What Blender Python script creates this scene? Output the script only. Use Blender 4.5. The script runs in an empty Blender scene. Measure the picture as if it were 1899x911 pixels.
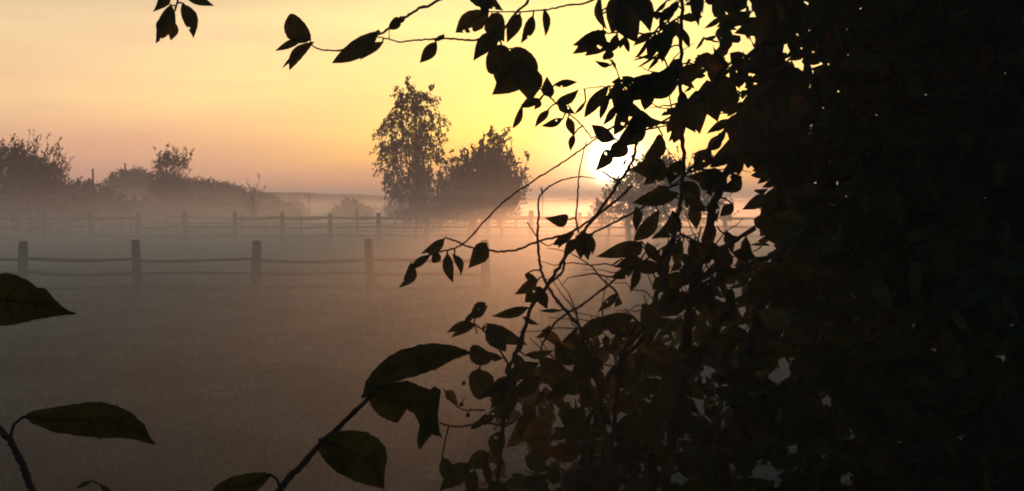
import bpy, math, random
import numpy as np
from mathutils import Vector, Matrix

random.seed(7)
rng = np.random.default_rng(7)
S = bpy.context.scene
COL = S.collection
R = math.radians

# ------------------------------------------------------------------ camera
CAM = Vector((0.0, 0.0, 2.09))
FPX = 2036.0                      # focal length in pixels of the 1899 px wide photograph
PITCH = R(2.52)
cam_d = bpy.data.cameras.new('camera')
cam_d.sensor_width = 36.0
cam_d.lens = 36.0 * FPX / 1899.0
cam_d.clip_start = 0.02
cam_d.clip_end = 5000
cam = bpy.data.objects.new('camera', cam_d)
cam.location = CAM
cam.rotation_euler = (R(90) - PITCH, 0, 0)
COL.objects.link(cam)
S.camera = cam

# ------------------------------------------------------------------ view
S.view_settings.view_transform = 'Standard'
S.view_settings.look = 'None'
S.view_settings.gamma = 1.0
S.view_settings.exposure = 0.0
cy = S.cycles
cy.max_bounces = 8
cy.diffuse_bounces = 3
cy.glossy_bounces = 2
cy.transmission_bounces = 4
cy.volume_bounces = 2
cy.transparent_max_bounces = 64
cy.use_denoising = True
cy.pixel_filter_type = 'BLACKMAN_HARRIS'
cy.filter_width = 1.9
cy.caustics_reflective = False
cy.caustics_refractive = False

# ------------------------------------------------------------------ sky and sun
SUN_AZ = R(5.35)                  # towards +x from +y
SUN_EL = R(1.75)
SD = Vector((math.sin(SUN_AZ) * math.cos(SUN_EL), math.cos(SUN_AZ) * math.cos(SUN_EL), math.sin(SUN_EL)))
W = bpy.data.worlds.new('World')
S.world = W
W.use_nodes = True
wt = W.node_tree
wt.nodes.clear()


def wn(t, **k):
    n = wt.nodes.new(t)
    for a, b in k.items():
        setattr(n, a, b)
    return n


def wl(a, b):
    wt.links.new(a, b)


def wmath(op, a, b=None, c=None, clamp=False):
    n = wn('ShaderNodeMath', operation=op, use_clamp=clamp)
    for i, v in enumerate((a, b, c)):
        if v is None:
            continue
        if isinstance(v, (int, float)):
            n.inputs[i].default_value = v
        else:
            wl(v, n.inputs[i])
    return n.outputs[0]


def wmix(blend, f, a, b):
    n = wn('ShaderNodeMix', data_type='RGBA', blend_type=blend)
    for i, v in ((0, f), (6, a), (7, b)):
        if isinstance(v, (int, float)):
            n.inputs[i].default_value = v
        elif isinstance(v, tuple):
            n.inputs[i].default_value = (*v, 1)
        else:
            wl(v, n.inputs[i])
    return n.outputs[2]


def wramp(fac, stops):
    n = wn('ShaderNodeValToRGB')
    cr = n.color_ramp
    cr.interpolation = 'EASE'
    while len(cr.elements) < len(stops):
        cr.elements.new(0.5)
    for e, (p, c) in zip(cr.elements, stops):
        e.position = p
        e.color = (*c, 1)
    cr.interpolation = 'LINEAR'
    wl(fac, n.inputs[0])
    return n.outputs[0]


tc = wn('ShaderNodeTexCoord')
nrm = wn('ShaderNodeVectorMath', operation='NORMALIZE')
wl(tc.outputs['Generated'], nrm.inputs[0])
DIR = nrm.outputs[0]
sep = wn('ShaderNodeSeparateXYZ')
wl(DIR, sep.inputs[0])
zz = wmath('MAXIMUM', sep.outputs[2], 0.0)
# ramps run over sqrt(height) so the low sky gets most of the stops
zf = wmath('POWER', zz, 0.5)
dt = wn('ShaderNodeVectorMath', operation='DOT_PRODUCT')
wl(DIR, dt.inputs[0])
dt.inputs[1].default_value = SD
ang = wmath('ARCCOSINE', wmath('MINIMUM', dt.outputs['Value'], 0.999999))   # radians from the sun


def q(z):
    return math.sqrt(z)


away = wramp(zf, [(0.0, (.64, .36, .31)), (q(.02), (.78, .42, .32)), (q(.045), (.88, .50, .32)), (q(.09), (.97, .61, .36)),
                  (q(.155), (.93, .66, .38)), (q(.19), (.60, .50, .32)), (q(.35), (.29, .36, .37)), (q(.6), (.19, .28, .36)), (1.0, (.16, .26, .37))])
near = wramp(zf, [(0.0, (.95, .36, .11)), (q(.015), (1.0, .48, .12)), (q(.035), (1.0, .66, .13)), (q(.07), (1.05, .86, .22)),
                  (q(.155), (.98, .97, .32)), (q(.19), (.62, .70, .30)), (q(.35), (.34, .42, .36)), (q(.6), (.20, .29, .36)), (1.0, (.16, .26, .37))])
g1 = wmath('EXPONENT', wmath('MULTIPLY', wmath('POWER', wmath('DIVIDE', ang, R(15.5)), 2.0), -1.0))
# thin veils of high cloud, stretched along the horizon
mp = wn('ShaderNodeMapping')
mp.inputs['Scale'].default_value = (2.2, 2.2, 15.0)
mp.inputs['Rotation'].default_value = (0.0, R(9), 0.0)
wl(DIR, mp.inputs[0])
nz = wn('ShaderNodeTexNoise')
nz.inputs['Scale'].default_value = 1.6
nz.inputs['Detail'].default_value = 4.0
nz.inputs['Roughness'].default_value = 0.5
wl(mp.outputs[0], nz.inputs['Vector'])
veil = wmath('MULTIPLY', wmath('SUBTRACT', nz.outputs[0], 0.5), 1.0)
g1v = wmath('ADD', g1, wmath('MULTIPLY', veil, 0.95), clamp=True)
base = wmix('MIX', g1v, away, near)
lift = wmath('MULTIPLY_ADD', veil, 0.5, 1.0)
base = wmix('MULTIPLY', 1.0, base, wmix('MIX', wmath('MULTIPLY', lift, 0.5), (0, 0, 0), (2, 2, 2)))
# the half of the sky turned away from the dawn is dimmer
back = wmath('MULTIPLY_ADD', wmath('SUBTRACT', dt.outputs['Value'], -1.0), 0.5, 0.0)
dim = wmath('POWER', back, 2.0, clamp=True)
base = wmix('MULTIPLY', 1.0, base, wmix('MIX', dim, (.08, .17, .32), (1, 1, 1)))


def glow(deg, power, col):
    e = wmath('EXPONENT', wmath('MULTIPLY', wmath('POWER', wmath('DIVIDE', ang, R(deg)), power), -1.0))
    return wmix('MULTIPLY', 1.0, wmix('MIX', e, (0, 0, 0), (1, 1, 1)), col)


base = wmix('ADD', 1.0, base, glow(0.9, 2.0, (14.0, 11.0, 7.0)))
base = wmix('ADD', 1.0, base, glow(3.0, 1.7, (1.1, .85, 0.6)))
base = wmix('ADD', 1.0, base, glow(5.2, 1.8, (.30, .26, .12)))
sky = wn('ShaderNodeTexSky', sky_type='NISHITA', sun_disc=False)
sky.sun_elevation = SUN_EL
sky.sun_rotation = SUN_AZ
sky.air_density = 1.2
sky.dust_density = 3.0
bg1 = wn('ShaderNodeBackground')
wl(base, bg1.inputs[0])
bg1.inputs[1].default_value = 1.0
bg2 = wn('ShaderNodeBackground')
wl(sky.outputs[0], bg2.inputs[0])
bg2.inputs[1].default_value = 0.05
ad = wn('ShaderNodeAddShader')
wl(bg1.outputs[0], ad.inputs[0])
wl(bg2.outputs[0], ad.inputs[1])
wo = wn('ShaderNodeOutputWorld')
wl(ad.outputs[0], wo.inputs[0])
W.cycles.sampling_method = 'MANUAL'
W.cycles.sample_map_resolution = 1024

sl = bpy.data.lights.new('sun', 'SUN')
sl.energy = 3.0
sl.angle = R(0.5)
sl.color = (1.0, 0.32, 0.12)
so = bpy.data.objects.new('sun', sl)
so.rotation_euler = (-SD).to_track_quat('-Z', 'Y').to_euler()
so.location = (0, 0, 30)
COL.objects.link(so)


# ------------------------------------------------------------------ helpers
def P(px, py, d):
    """world point seen at photograph pixel (px, py), d metres ahead of the camera"""
    u = (px - 949.5) / FPX
    v = (455.5 - py) / FPX
    cp, sp = math.cos(PITCH), math.sin(PITCH)
    y = cp + v * sp
    z = -sp + v * cp
    k = d / y
    return Vector((u * k, d, CAM.z + z * k))


def gnd(px, py):
    """distance at which the pixel row meets level ground"""
    u = P(px, py, 1.0)
    return CAM.z / (CAM.z - u.z)


def mesh(name, verts, faces, mat=None, tint=None, smooth=True):
    me = bpy.data.meshes.new(name)
    verts = np.asarray(verts, dtype=np.float32).reshape(-1, 3)
    me.from_pydata(verts.tolist(), [], faces if isinstance(faces, list) else faces.tolist())
    if mat:
        me.materials.append(mat)
    if tint is not None:
        a = me.attributes.new('tint', 'FLOAT', 'FACE')
        a.data.foreach_set('value', np.broadcast_to(np.asarray(tint, dtype=np.float32), (len(me.polygons),)).copy())
    if smooth:
        me.polygons.foreach_set('use_smooth', [True] * len(me.polygons))
    return me


def big_mesh(name, V, F, mat, tint=None, smooth=True):
    """numpy mesh: V (n,3), F (m,k)"""
    me = bpy.data.meshes.new(name)
    V = np.ascontiguousarray(V, dtype=np.float32)
    F = np.ascontiguousarray(F, dtype=np.int32)
    m, k = F.shape
    me.vertices.add(len(V))
    me.vertices.foreach_set('co', V.ravel())
    me.loops.add(m * k)
    me.loops.foreach_set('vertex_index', F.ravel())
    me.polygons.add(m)
    me.polygons.foreach_set('loop_start', np.arange(0, m * k, k, dtype=np.int32))
    me.update(calc_edges=True)
    me.materials.append(mat)
    if tint is not None:
        a = me.attributes.new('tint', 'FLOAT', 'FACE')
        a.data.foreach_set('value', np.asarray(tint, dtype=np.float32))
    if smooth:
        me.polygons.foreach_set('use_smooth', np.ones(m, dtype=bool))
    me.validate()
    return me


def link(name, me, parent=None, kind=None):
    o = bpy.data.objects.new(name, me)
    COL.objects.link(o)
    if parent is not None:
        o.parent = parent
        o.matrix_parent_inverse = Matrix.Translation(-parent.location)
    if kind:
        o['kind'] = kind
    return o


def thing(name, label, cat, loc, group=None):
    o = bpy.data.objects.new(name, None)
    o.empty_display_size = 0.3
    o.location = loc
    COL.objects.link(o)
    o['label'] = label
    o['category'] = cat
    if group:
        o['group'] = group
    return o


# ------------------------------------------------------------------ materials
def material(name):
    m = bpy.data.materials.new(name)
    m.use_nodes = True
    nt = m.node_tree
    nt.nodes.clear()
    return m, nt


def N(nt, t, **k):
    n = nt.nodes.new(t)
    for a, b in k.items():
        setattr(n, a, b)
    return n


def ramp(nt, fac, stops):
    n = N(nt, 'ShaderNodeValToRGB')
    cr = n.color_ramp
    while len(cr.elements) < len(stops):
        cr.elements.new(0.5)
    for e, (p, c) in zip(cr.elements, stops):
        e.position = p
        e.color = (*c, 1)
    nt.links.new(fac, n.inputs[0])
    return n.outputs[0]


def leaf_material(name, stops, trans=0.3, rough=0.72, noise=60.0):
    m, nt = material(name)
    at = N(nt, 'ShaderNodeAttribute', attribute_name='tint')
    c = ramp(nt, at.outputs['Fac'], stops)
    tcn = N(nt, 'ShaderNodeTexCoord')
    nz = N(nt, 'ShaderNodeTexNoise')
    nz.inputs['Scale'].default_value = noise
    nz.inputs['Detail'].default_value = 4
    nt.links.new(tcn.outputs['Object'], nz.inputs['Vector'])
    k = ramp(nt, nz.outputs[0], [(0.3, (.62, .60, .58)), (0.7, (1.25, 1.2, 1.1))])
    mx = N(nt, 'ShaderNodeMix', data_type='RGBA', blend_type='MULTIPLY')
    mx.inputs[0].default_value = 1.0
    nt.links.new(c, mx.inputs[6])
    nt.links.new(k, mx.inputs[7])
    pb = N(nt, 'ShaderNodeBsdfPrincipled')
    pb.inputs['Roughness'].default_value = rough
    pb.inputs['Specular IOR Level'].default_value = 0.06
    nt.links.new(mx.outputs[2], pb.inputs['Base Color'])
    tb = N(nt, 'ShaderNodeBsdfTranslucent')
    tm = N(nt, 'ShaderNodeMix', data_type='RGBA', blend_type='MULTIPLY')
    tm.inputs[0].default_value = 1.0
    nt.links.new(mx.outputs[2], tm.inputs[6])
    tm.inputs[7].default_value = (1.4, 1.15, .8, 1)
    nt.links.new(tm.outputs[2], tb.inputs[0])
    bp = N(nt, 'ShaderNodeBump')
    bp.inputs['Strength'].default_value = 0.3
    bp.inputs['Distance'].default_value = 0.002
    nt.links.new(nz.outputs[0], bp.inputs['Height'])
    nt.links.new(bp.outputs[0], pb.inputs['Normal'])
    ms = N(nt, 'ShaderNodeMixShader')
    ms.inputs[0].default_value = trans
    nt.links.new(pb.outputs[0], ms.inputs[1])
    nt.links.new(tb.outputs[0], ms.inputs[2])
    out = N(nt, 'ShaderNodeOutputMaterial')
    nt.links.new(ms.outputs[0], out.inputs[0])
    return m


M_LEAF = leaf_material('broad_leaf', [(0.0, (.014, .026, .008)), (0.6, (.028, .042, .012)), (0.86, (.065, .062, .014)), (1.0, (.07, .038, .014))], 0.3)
M_FAR = leaf_material('far_foliage', [(0.0, (.035, .05, .018)), (0.6, (.06, .065, .025)), (1.0, (.11, .075, .03))], 0.25, 0.7, 2.0)
M_GRASS = leaf_material('grass_blades', [(0.0, (.006, .014, .009)), (0.5, (.028, .066, .040)), (1.0, (.10, .19, .125))], 0.25, 0.7, 3.0)


def bark_material(name, c0, c1, scale=30.0, bump=0.01):
    m, nt = material(name)
    tcn = N(nt, 'ShaderNodeTexCoord')
    mp = N(nt, 'ShaderNodeMapping')
    mp.inputs['Scale'].default_value = (1, 1, 0.25)
    nt.links.new(tcn.outputs['Object'], mp.inputs[0])
    nz = N(nt, 'ShaderNodeTexNoise')
    nz.inputs['Scale'].default_value = scale
    nz.inputs['Detail'].default_value = 6
    nz.inputs['Roughness'].default_value = 0.65
    nt.links.new(mp.outputs[0], nz.inputs['Vector'])
    c = ramp(nt, nz.outputs[0], [(0.32, c0), (0.7, c1)])
    pb = N(nt, 'ShaderNodeBsdfPrincipled')
    pb.inputs['Roughness'].default_value = 0.9
    pb.inputs['Specular IOR Level'].default_value = 0.1
    nt.links.new(c, pb.inputs['Base Color'])
    bp = N(nt, 'ShaderNodeBump')
    bp.inputs['Distance'].default_value = bump
    nt.links.new(nz.outputs[0], bp.inputs['Height'])
    nt.links.new(bp.outputs[0], pb.inputs['Normal'])
    out = N(nt, 'ShaderNodeOutputMaterial')
    nt.links.new(pb.outputs[0], out.inputs[0])
    return m


M_BARK = bark_material('bark', (.022, .015, .010), (.07, .05, .035), 60)
M_WOOD = bark_material('weathered_oak', (.045, .035, .028), (.13, .105, .085), 14, 0.02)
M_TAR = bark_material('tarred_pole', (.03, .022, .016), (.07, .055, .04), 5)
M_WALL = bark_material('shed_boards', (.10, .09, .08), (.2, .18, .16), 4)
M_ROOF = bark_material('pale_sheet_roof', (.42, .42, .44), (.62, .62, .64), 3)
M_BERRY = bark_material('dark_berry', (.012, .008, .012), (.03, .015, .02), 80, 0.001)

m, nt = material('pasture')
tcn = N(nt, 'ShaderNodeTexCoord')
nz = N(nt, 'ShaderNodeTexNoise')
nz.inputs['Scale'].default_value = 1.1
nz.inputs['Detail'].default_value = 9
nz.inputs['Roughness'].default_value = 0.62
nt.links.new(tcn.outputs['Object'], nz.inputs['Vector'])
nz2 = N(nt, 'ShaderNodeTexNoise')
nz2.inputs['Scale'].default_value = 38
nz2.inputs['Detail'].default_value = 6
nt.links.new(tcn.outputs['Object'], nz2.inputs['Vector'])
c1 = ramp(nt, nz.outputs[0], [(0.34, (.008, .016, .009)), (0.5, (.027, .056, .034)), (0.66, (.08, .13, .085))])
c2 = ramp(nt, nz2.outputs[0], [(0.3, (.5, .5, .5)), (0.7, (1.5, 1.4, 1.3))])
mx = N(nt, 'ShaderNodeMix', data_type='RGBA', blend_type='MULTIPLY')
mx.inputs[0].default_value = 1.0
nt.links.new(c1, mx.inputs[6])
nt.links.new(c2, mx.inputs[7])
pb = N(nt, 'ShaderNodeBsdfPrincipled')
pb.inputs['Roughness'].default_value = 0.95
pb.inputs['Specular IOR Level'].default_value = 0.05
nt.links.new(mx.outputs[2], pb.inputs['Base Color'])
bp = N(nt, 'ShaderNodeBump')
bp.inputs['Distance'].default_value = 0.06
nt.links.new(nz2.outputs[0], bp.inputs['Height'])
nt.links.new(bp.outputs[0], pb.inputs['Normal'])
out = N(nt, 'ShaderNodeOutputMaterial')
nt.links.new(pb.outputs[0], out.inputs[0])
M_GROUND = m

# ------------------------------------------------------------------ ground, hills


def ground_z(x, y):
    """gentle unevenness of the meadow near the camera, level far away"""
    f = np.clip((60 - y) / 40.0, 0, 1)
    return f * (0.035 * np.sin(x * 0.9 + 1.3 * np.sin(y * 0.31)) + 0.03 * np.sin(y * 0.77 + 0.6 * x) + 0.012 * np.sin(2.9 * x + 1.7 * y))


def axis(a, b, fine_a, fine_b, n_f, n_c):
    lo = fine_a - np.geomspace(1, 1 + (fine_a - a), n_c)[::-1] + 1
    hi = fine_b + np.geomspace(1, 1 + (b - fine_b), n_c) - 1
    return np.unique(np.concatenate([lo, np.linspace(fine_a, fine_b, n_f), hi]))


gx = axis(-880, 880, -16, 16, 110, 24)
gy = axis(-30, 1500, -2, 45, 150, 30)
X, Y = np.meshgrid(gx, gy)
V = np.stack([X, Y, ground_z(X, Y)], -1).reshape(-1, 3)
nx, ny = len(gx), len(gy)
idx = np.arange(nx * ny).reshape(ny, nx)
F = np.stack([idx[:-1, :-1], idx[:-1, 1:], idx[1:, 1:], idx[1:, :-1]], -1).reshape(-1, 4)
link('meadow_ground', big_mesh('meadow_ground', V, F, M_GROUND), kind='structure')


def hill(name, D, prof, depth, mat):
    """ridge whose skyline passes through the pixel profile at distance D; falls to the ground both ways"""
    xs = np.linspace(prof[0][0], prof[-1][0], 160)
    ys = np.interp(xs, [p[0] for p in prof], [p[1] for p in prof])
    hz = np.array([P(a, b, D).z for a, b in zip(xs, ys)])
    hx = np.array([P(a, 366, D).x for a in xs])
    bumps = 0.03 * np.sin(xs * 0.21) + 0.02 * np.sin(xs * 0.047 + 1)
    V, F = [], []
    rows = np.linspace(-1, 1, 15)
    for r in rows:
        prof_r = math.cos(r * math.pi / 2) ** 1.2 if abs(r) < 1 else 0
        for k in range(len(xs)):
            V.append((hx[k] * (1 + r * depth / D), D + r * depth, -0.5 + (hz[k] + 0.5 + bumps[k] * 2.0) * prof_r))
    n = len(xs)
    for a in range(len(rows) - 1):
        for b in range(n - 1):
            F.append((a * n + b, a * n + b + 1, (a + 1) * n + b + 1, (a + 1) * n + b))
    return link(name, mesh(name, V, F, mat), kind='structure')


hill('wooded_hill', 160, [(-900, 372), (0, 366), (300, 362), (430, 357), (500, 356), (540, 357), (600, 359), (660, 361), (700, 362),
                          (760, 366), (900, 369), (1300, 371), (2600, 374)], 40, M_FAR)

# ------------------------------------------------------------------ grass


def grass(n, x_of, y0, y1, hgt):
    """tufts of blades; density falls with distance"""
    u = rng.random(n)
    y = y0 * (y1 / y0) ** u
    x = x_of(y) * (rng.random(n) * 2 - 1)
    clump = 0.5 + 0.5 * np.sin(x * 2.1 + 1.7 * np.sin(y * 1.3)) * np.sin(y * 1.7 + 0.8 * x)
    clump = clump * 0.7 + 0.3 * rng.random(n)
    keep = rng.random(n) < 0.25 + 0.75 * clump
    x, y, clump = x[keep], y[keep], clump[keep]
    n = len(x)
    nb = 3
    x = np.repeat(x, nb) + rng.normal(0, 0.02, n * nb)
    y = np.repeat(y, nb) + rng.normal(0, 0.02, n * nb)
    c = np.repeat(clump, nb)
    m = n * nb
    h = hgt * (0.35 + 0.9 * c) * (0.6 + 0.8 * rng.random(m))
    w = 0.005 + 0.004 * rng.random(m) + 0.0004 * y
    a = rng.random(m) * math.tau
    lean = 1.5 * h * rng.random(m)
    la = rng.random(m) * math.tau
    z = ground_z(x, y) - 0.01
    dx, dy = np.cos(a) * w, np.sin(a) * w
    ex, ey = np.cos(la) * lean, np.sin(la) * lean
    V = np.empty((m, 5, 3), np.float32)
    V[:, 0] = np.stack([x - dx, y - dy, z], -1)
    V[:, 1] = np.stack([x + dx, y + dy, z], -1)
    V[:, 2] = np.stack([x + dx * .8 + ex * .35, y + dy * .8 + ey * .35, z + h * .6], -1)
    V[:, 3] = np.stack([x - dx * .8 + ex * .35, y - dy * .8 + ey * .35, z + h * .6], -1)
    V[:, 4] = np.stack([x + ex, y + ey, z + h], -1)
    b = (np.arange(m) * 5)[:, None]
    F = np.concatenate([b + np.array([[0, 1, 2]]), b + np.array([[0, 2, 3]]), b + np.array([[3, 2, 4]])])
    pt = np.sin(x * 1.3 + 2 * np.sin(y * .5)) * np.sin(y * .9 + 1.1 * np.sin(x * .7)) + .6 * np.sin(x * 3.1 + y) * np.sin(y * 2.3 - x)
    t = np.clip(.42 + .30 * pt + .3 * (rng.random(m) - .5), 0, 1)
    me = big_mesh('grass', V.reshape(-1, 3), F, M_GRASS, np.concatenate([t, t, t]))
    return me


go = link('meadow_grass', grass(110000, lambda y: 0.50 * y + 1.0, 6.0, 34.0, 0.055), kind='stuff')
go['label'] = 'short damp grass covering the misty meadow before and behind the fence'
go['category'] = 'grass'
gt = link('rough_tufts', grass(1500, lambda y: 0.50 * y + 1.0, 7.0, 30.0, 0.15), kind='stuff')
gt['label'] = 'scattered taller dark tufts of rough grass in the meadow'
gt['category'] = 'grass'

# ------------------------------------------------------------------ tubes


def tube_arrays(pts, rad, sides=6):
    pts = [Vector(p) for p in pts]
    n = len(pts)
    V, F = [], []
    up = Vector((0.13, 0.9, 0.31)).normalized()
    for i, p in enumerate(pts):
        d = (pts[min(i + 1, n - 1)] - pts[max(i - 1, 0)])
        if d.length < 1e-9:
            d = Vector((0, 0, 1))
        d.normalize()
        s = d.cross(up)
        if s.length < 1e-4:
            s = d.orthogonal()
        s.normalize()
        t = d.cross(s)
        for k in range(sides):
            a = math.tau * k / sides
            V.append(p + (s * math.cos(a) + t * math.sin(a)) * rad[i])
    for i in range(n - 1):
        for k in range(sides):
            k2 = (k + 1) % sides
            F.append((i * sides + k, i * sides + k2, (i + 1) * sides + k2, (i + 1) * sides + k))
    # close the ends with quads (fan via doubled vertex keeps the face size constant)
    V.append(pts[0]); V.append(pts[-1])
    a, b = len(V) - 2, len(V) - 1
    for k in range(0, sides):
        k2 = (k + 1) % sides
        F.append((a, k2, k, k)) if False else F.append((a, k2, k))
        F.append((b, (n - 1) * sides + k, (n - 1) * sides + k2))
    return V, F


class Bag:
    """collects tubes and boxes into one mesh (one part)"""
    def __init__(self):
        self.V, self.F = [], []

    def add(self, V, F):
        b = len(self.V)
        self.V.extend(V)
        self.F.extend([tuple(i + b for i in f) for f in F])

    def tube(self, pts, rad, sides=6):
        self.add(*tube_arrays(pts, rad, sides))

    def build(self, name, mat, parent=None, kind=None):
        return link(name, mesh(name, [tuple(v) for v in self.V], self.F, mat), parent, kind)


def smooth_path(pts, n):
    """Catmull-Rom through control points"""
    pts = [Vector(p) for p in pts]
    if len(pts) == 2:
        return [pts[0].lerp(pts[1], k / (n - 1)) for k in range(n)]
    ext = [pts[0] * 2 - pts[1]] + pts + [pts[-1] * 2 - pts[-2]]
    out = []
    segs = len(pts) - 1
    for k in range(n):
        t = k / (n - 1) * segs
        i = min(int(t), segs - 1)
        f = t - i
        a, b, c, d = ext[i:i + 4]
        out.append(0.5 * ((2 * b) + (c - a) * f + (2 * a - 5 * b + 4 * c - d) * f * f + (3 * b - a - 3 * c + d) * f ** 3))
    return out


# ------------------------------------------------------------------ post and rail fences
def cleft_post(x, y, zt, w, parent, lean=0.0, rnd=None):
    rnd = rnd or random
    V, F = [], []
    n = 6
    tw = rnd.uniform(-.25, .25)
    hs = [-0.15, 0.25, 0.6, 0.9, 0.97, 1.0]
    for k, h in enumerate(hs):
        s = w / 2 * (1.06 - 0.08 * h) * (1 if k < 3 else (0.97 if k == 3 else (0.92 if k == 4 else 0.70)))
        for j in range(8):
            a = math.tau * j / 8 + tw + 0.39
            r = s * (1.15 if j % 2 == 0 else 1.02) * rnd.uniform(.94, 1.05)
            V.append((x + math.cos(a) * r + lean * h, y + math.sin(a) * r, zt * h + (rnd.uniform(-.008, .008) if k > 3 else 0)))
    for k in range(n - 1):
        for j in range(8):
            F.append((k * 8 + j, k * 8 + (j + 1) % 8, (k + 1) * 8 + (j + 1) % 8, (k + 1) * 8 + j))
    F.append(tuple(range((n - 1) * 8, n * 8)))
    return link('post', mesh('post', V, F, M_WOOD, smooth=False), parent)


def cleft_rail(p0, p1, t, parent, rnd=None):
    rnd = rnd or random
    p0, p1 = Vector(p0), Vector(p1)
    k = 7
    ph, am = rnd.uniform(0, 6), (p1 - p0).length * rnd.uniform(.004, .011)
    pts = []
    for i in range(k):
        f = i / (k - 1)
        p = p0.lerp(p1, f)
        p.z += am * math.sin(f * 5 + ph) - (p1 - p0).length * .008 * math.sin(f * math.pi) + rnd.uniform(-.006, .006)
        p.y += am * math.cos(f * 4 + ph)
        pts.append(p)
    rad = [t / 2 * rnd.uniform(.85, 1.15) * (0.8 if i in (0, k - 1) else 1) for i in range(k)]
    V, F = tube_arrays(pts, rad, 5)
    return link('rail', mesh('rail', V, F, M_WOOD, smooth=False), parent)


def fence(label, pxs, top, rail_px, D, w, thick, D2=None, gaps=(), leans=0.0, seed=1, skip_rails=()):
    """posts at the pixel columns; heights measured in the photograph at distance D..D2"""
    rnd = random.Random(seed)
    D2 = D2 or D
    n = len(pxs)
    t = thing('post_and_rail_fence', label, 'fence', (P(pxs[n // 2], 366, (D + D2) / 2).x, (D + D2) / 2, 0))
    tops = [top + rnd.uniform(-2, 2) * D / 22 * 0.6 if not isinstance(top, (list, tuple)) else top[i] for i in range(n)]
    pos = []
    for i, px in enumerate(pxs):
        f = i / (n - 1)
        d = D + (D2 - D) * f
        p = P(px, tops[i], d)
        pos.append(p)
        cleft_post(p.x, d, p.z, w * rnd.uniform(.9, 1.1), t, rnd.uniform(-leans, leans), rnd)
    for i in range(n - 1):
        if i in gaps:
            continue
        a, b = pos[i], pos[i + 1]
        for j, ry in enumerate(rail_px):
            if (i, j) in skip_rails:
                continue
            za = P(0, ry, D).z + rnd.uniform(-.02, .02)
            zb = P(0, ry, D).z + rnd.uniform(-.02, .02)
            cleft_rail((a.x + w * .3, a.y - 0.0, za), (b.x - w * .3, b.y, zb), thick * rnd.uniform(.85, 1.1), t, rnd)
    return t


DN = gnd(473, 560)
fence('nearest cleft oak post and rail fence with three thin rails crossing the misty meadow', [-178, 40, 256, 473, 687, 903],
      [449, 448, 445, 447, 443, 446], [482, 507, 532], DN, 0.175, 0.068, leans=.06, seed=4)
DF = gnd(600, 452)
fence('middle fence with stout rounded posts, its rails running in front of the tallest tree',
      [-92, -5, 82, 168, 256, 343, 436, 523, 612, 702, 792, 880, 985, 1075, 1165, 1255, 1345, 1435],
      [395, 394, 396, 395, 394, 391, 392, 393, 396, 395, 396, 394, 391, 394, 395, 394, 395, 395], [405, 421, 437], DF, 0.2, 0.12, seed=9,
      skip_rails=((5, 0), (4, 0), (3, 1)))
fence('farther fence with thin unequal posts standing just behind the middle one', [30, 125, 190, 310, 450, 492, 559, 663, 749, 815, 900, 958, 1046, 1130],
      [402, 401, 404, 400, 397, 410, 399, 388, 404, 404, 402, 399, 401, 400], [403, 415, 429], DF + 6.5, 0.13, 0.09, DF + 7.5, leans=.05, seed=12,
      skip_rails=((0, 0), (1, 1), (2, 0), (6, 2)))

# ------------------------------------------------------------------ poles, sheds


def pole(label, px, top_py, D, r, cross=0.0):
    p = P(px, top_py, D)
    t = thing('utility_pole', label, 'pole', (p.x, D, 0))
    b = Bag()
    b.tube([(p.x, D, -.2), (p.x, D, p.z * .5), (p.x, D, p.z)], [r, r * .9, r * .75], 8)
    b.build('shaft', M_TAR, t)
    if cross:
        c = Bag()
        c.tube([(p.x - cross, D - r, p.z - .15), (p.x + cross, D - r, p.z - .15)], [.05, .05], 5)
        c.build('crossarm', M_TAR, t)
        for s in (-1, 0.2, 1):
            i = Bag()
            i.tube([(p.x + s * cross * .85, D - r, p.z - .1), (p.x + s * cross * .85, D - r, p.z + .08)], [.03, .045], 6)
            i.build('insulator', M_TAR, t)
    return t


pole('bare dark pole rising above the hedge beside the twiggy trees', 172, 313, 75, 0.085)
pole('thin pole with a short crossarm standing before the distant hill', 573, 361, 100, 0.10, 0.42)
pole('very thin short stake in the glow beside the sun, behind the fences', 1006, 350, 66, 0.035)
pole('slender mast poking above the broad rounded tree', 232, 303, 122, 0.12)


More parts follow.
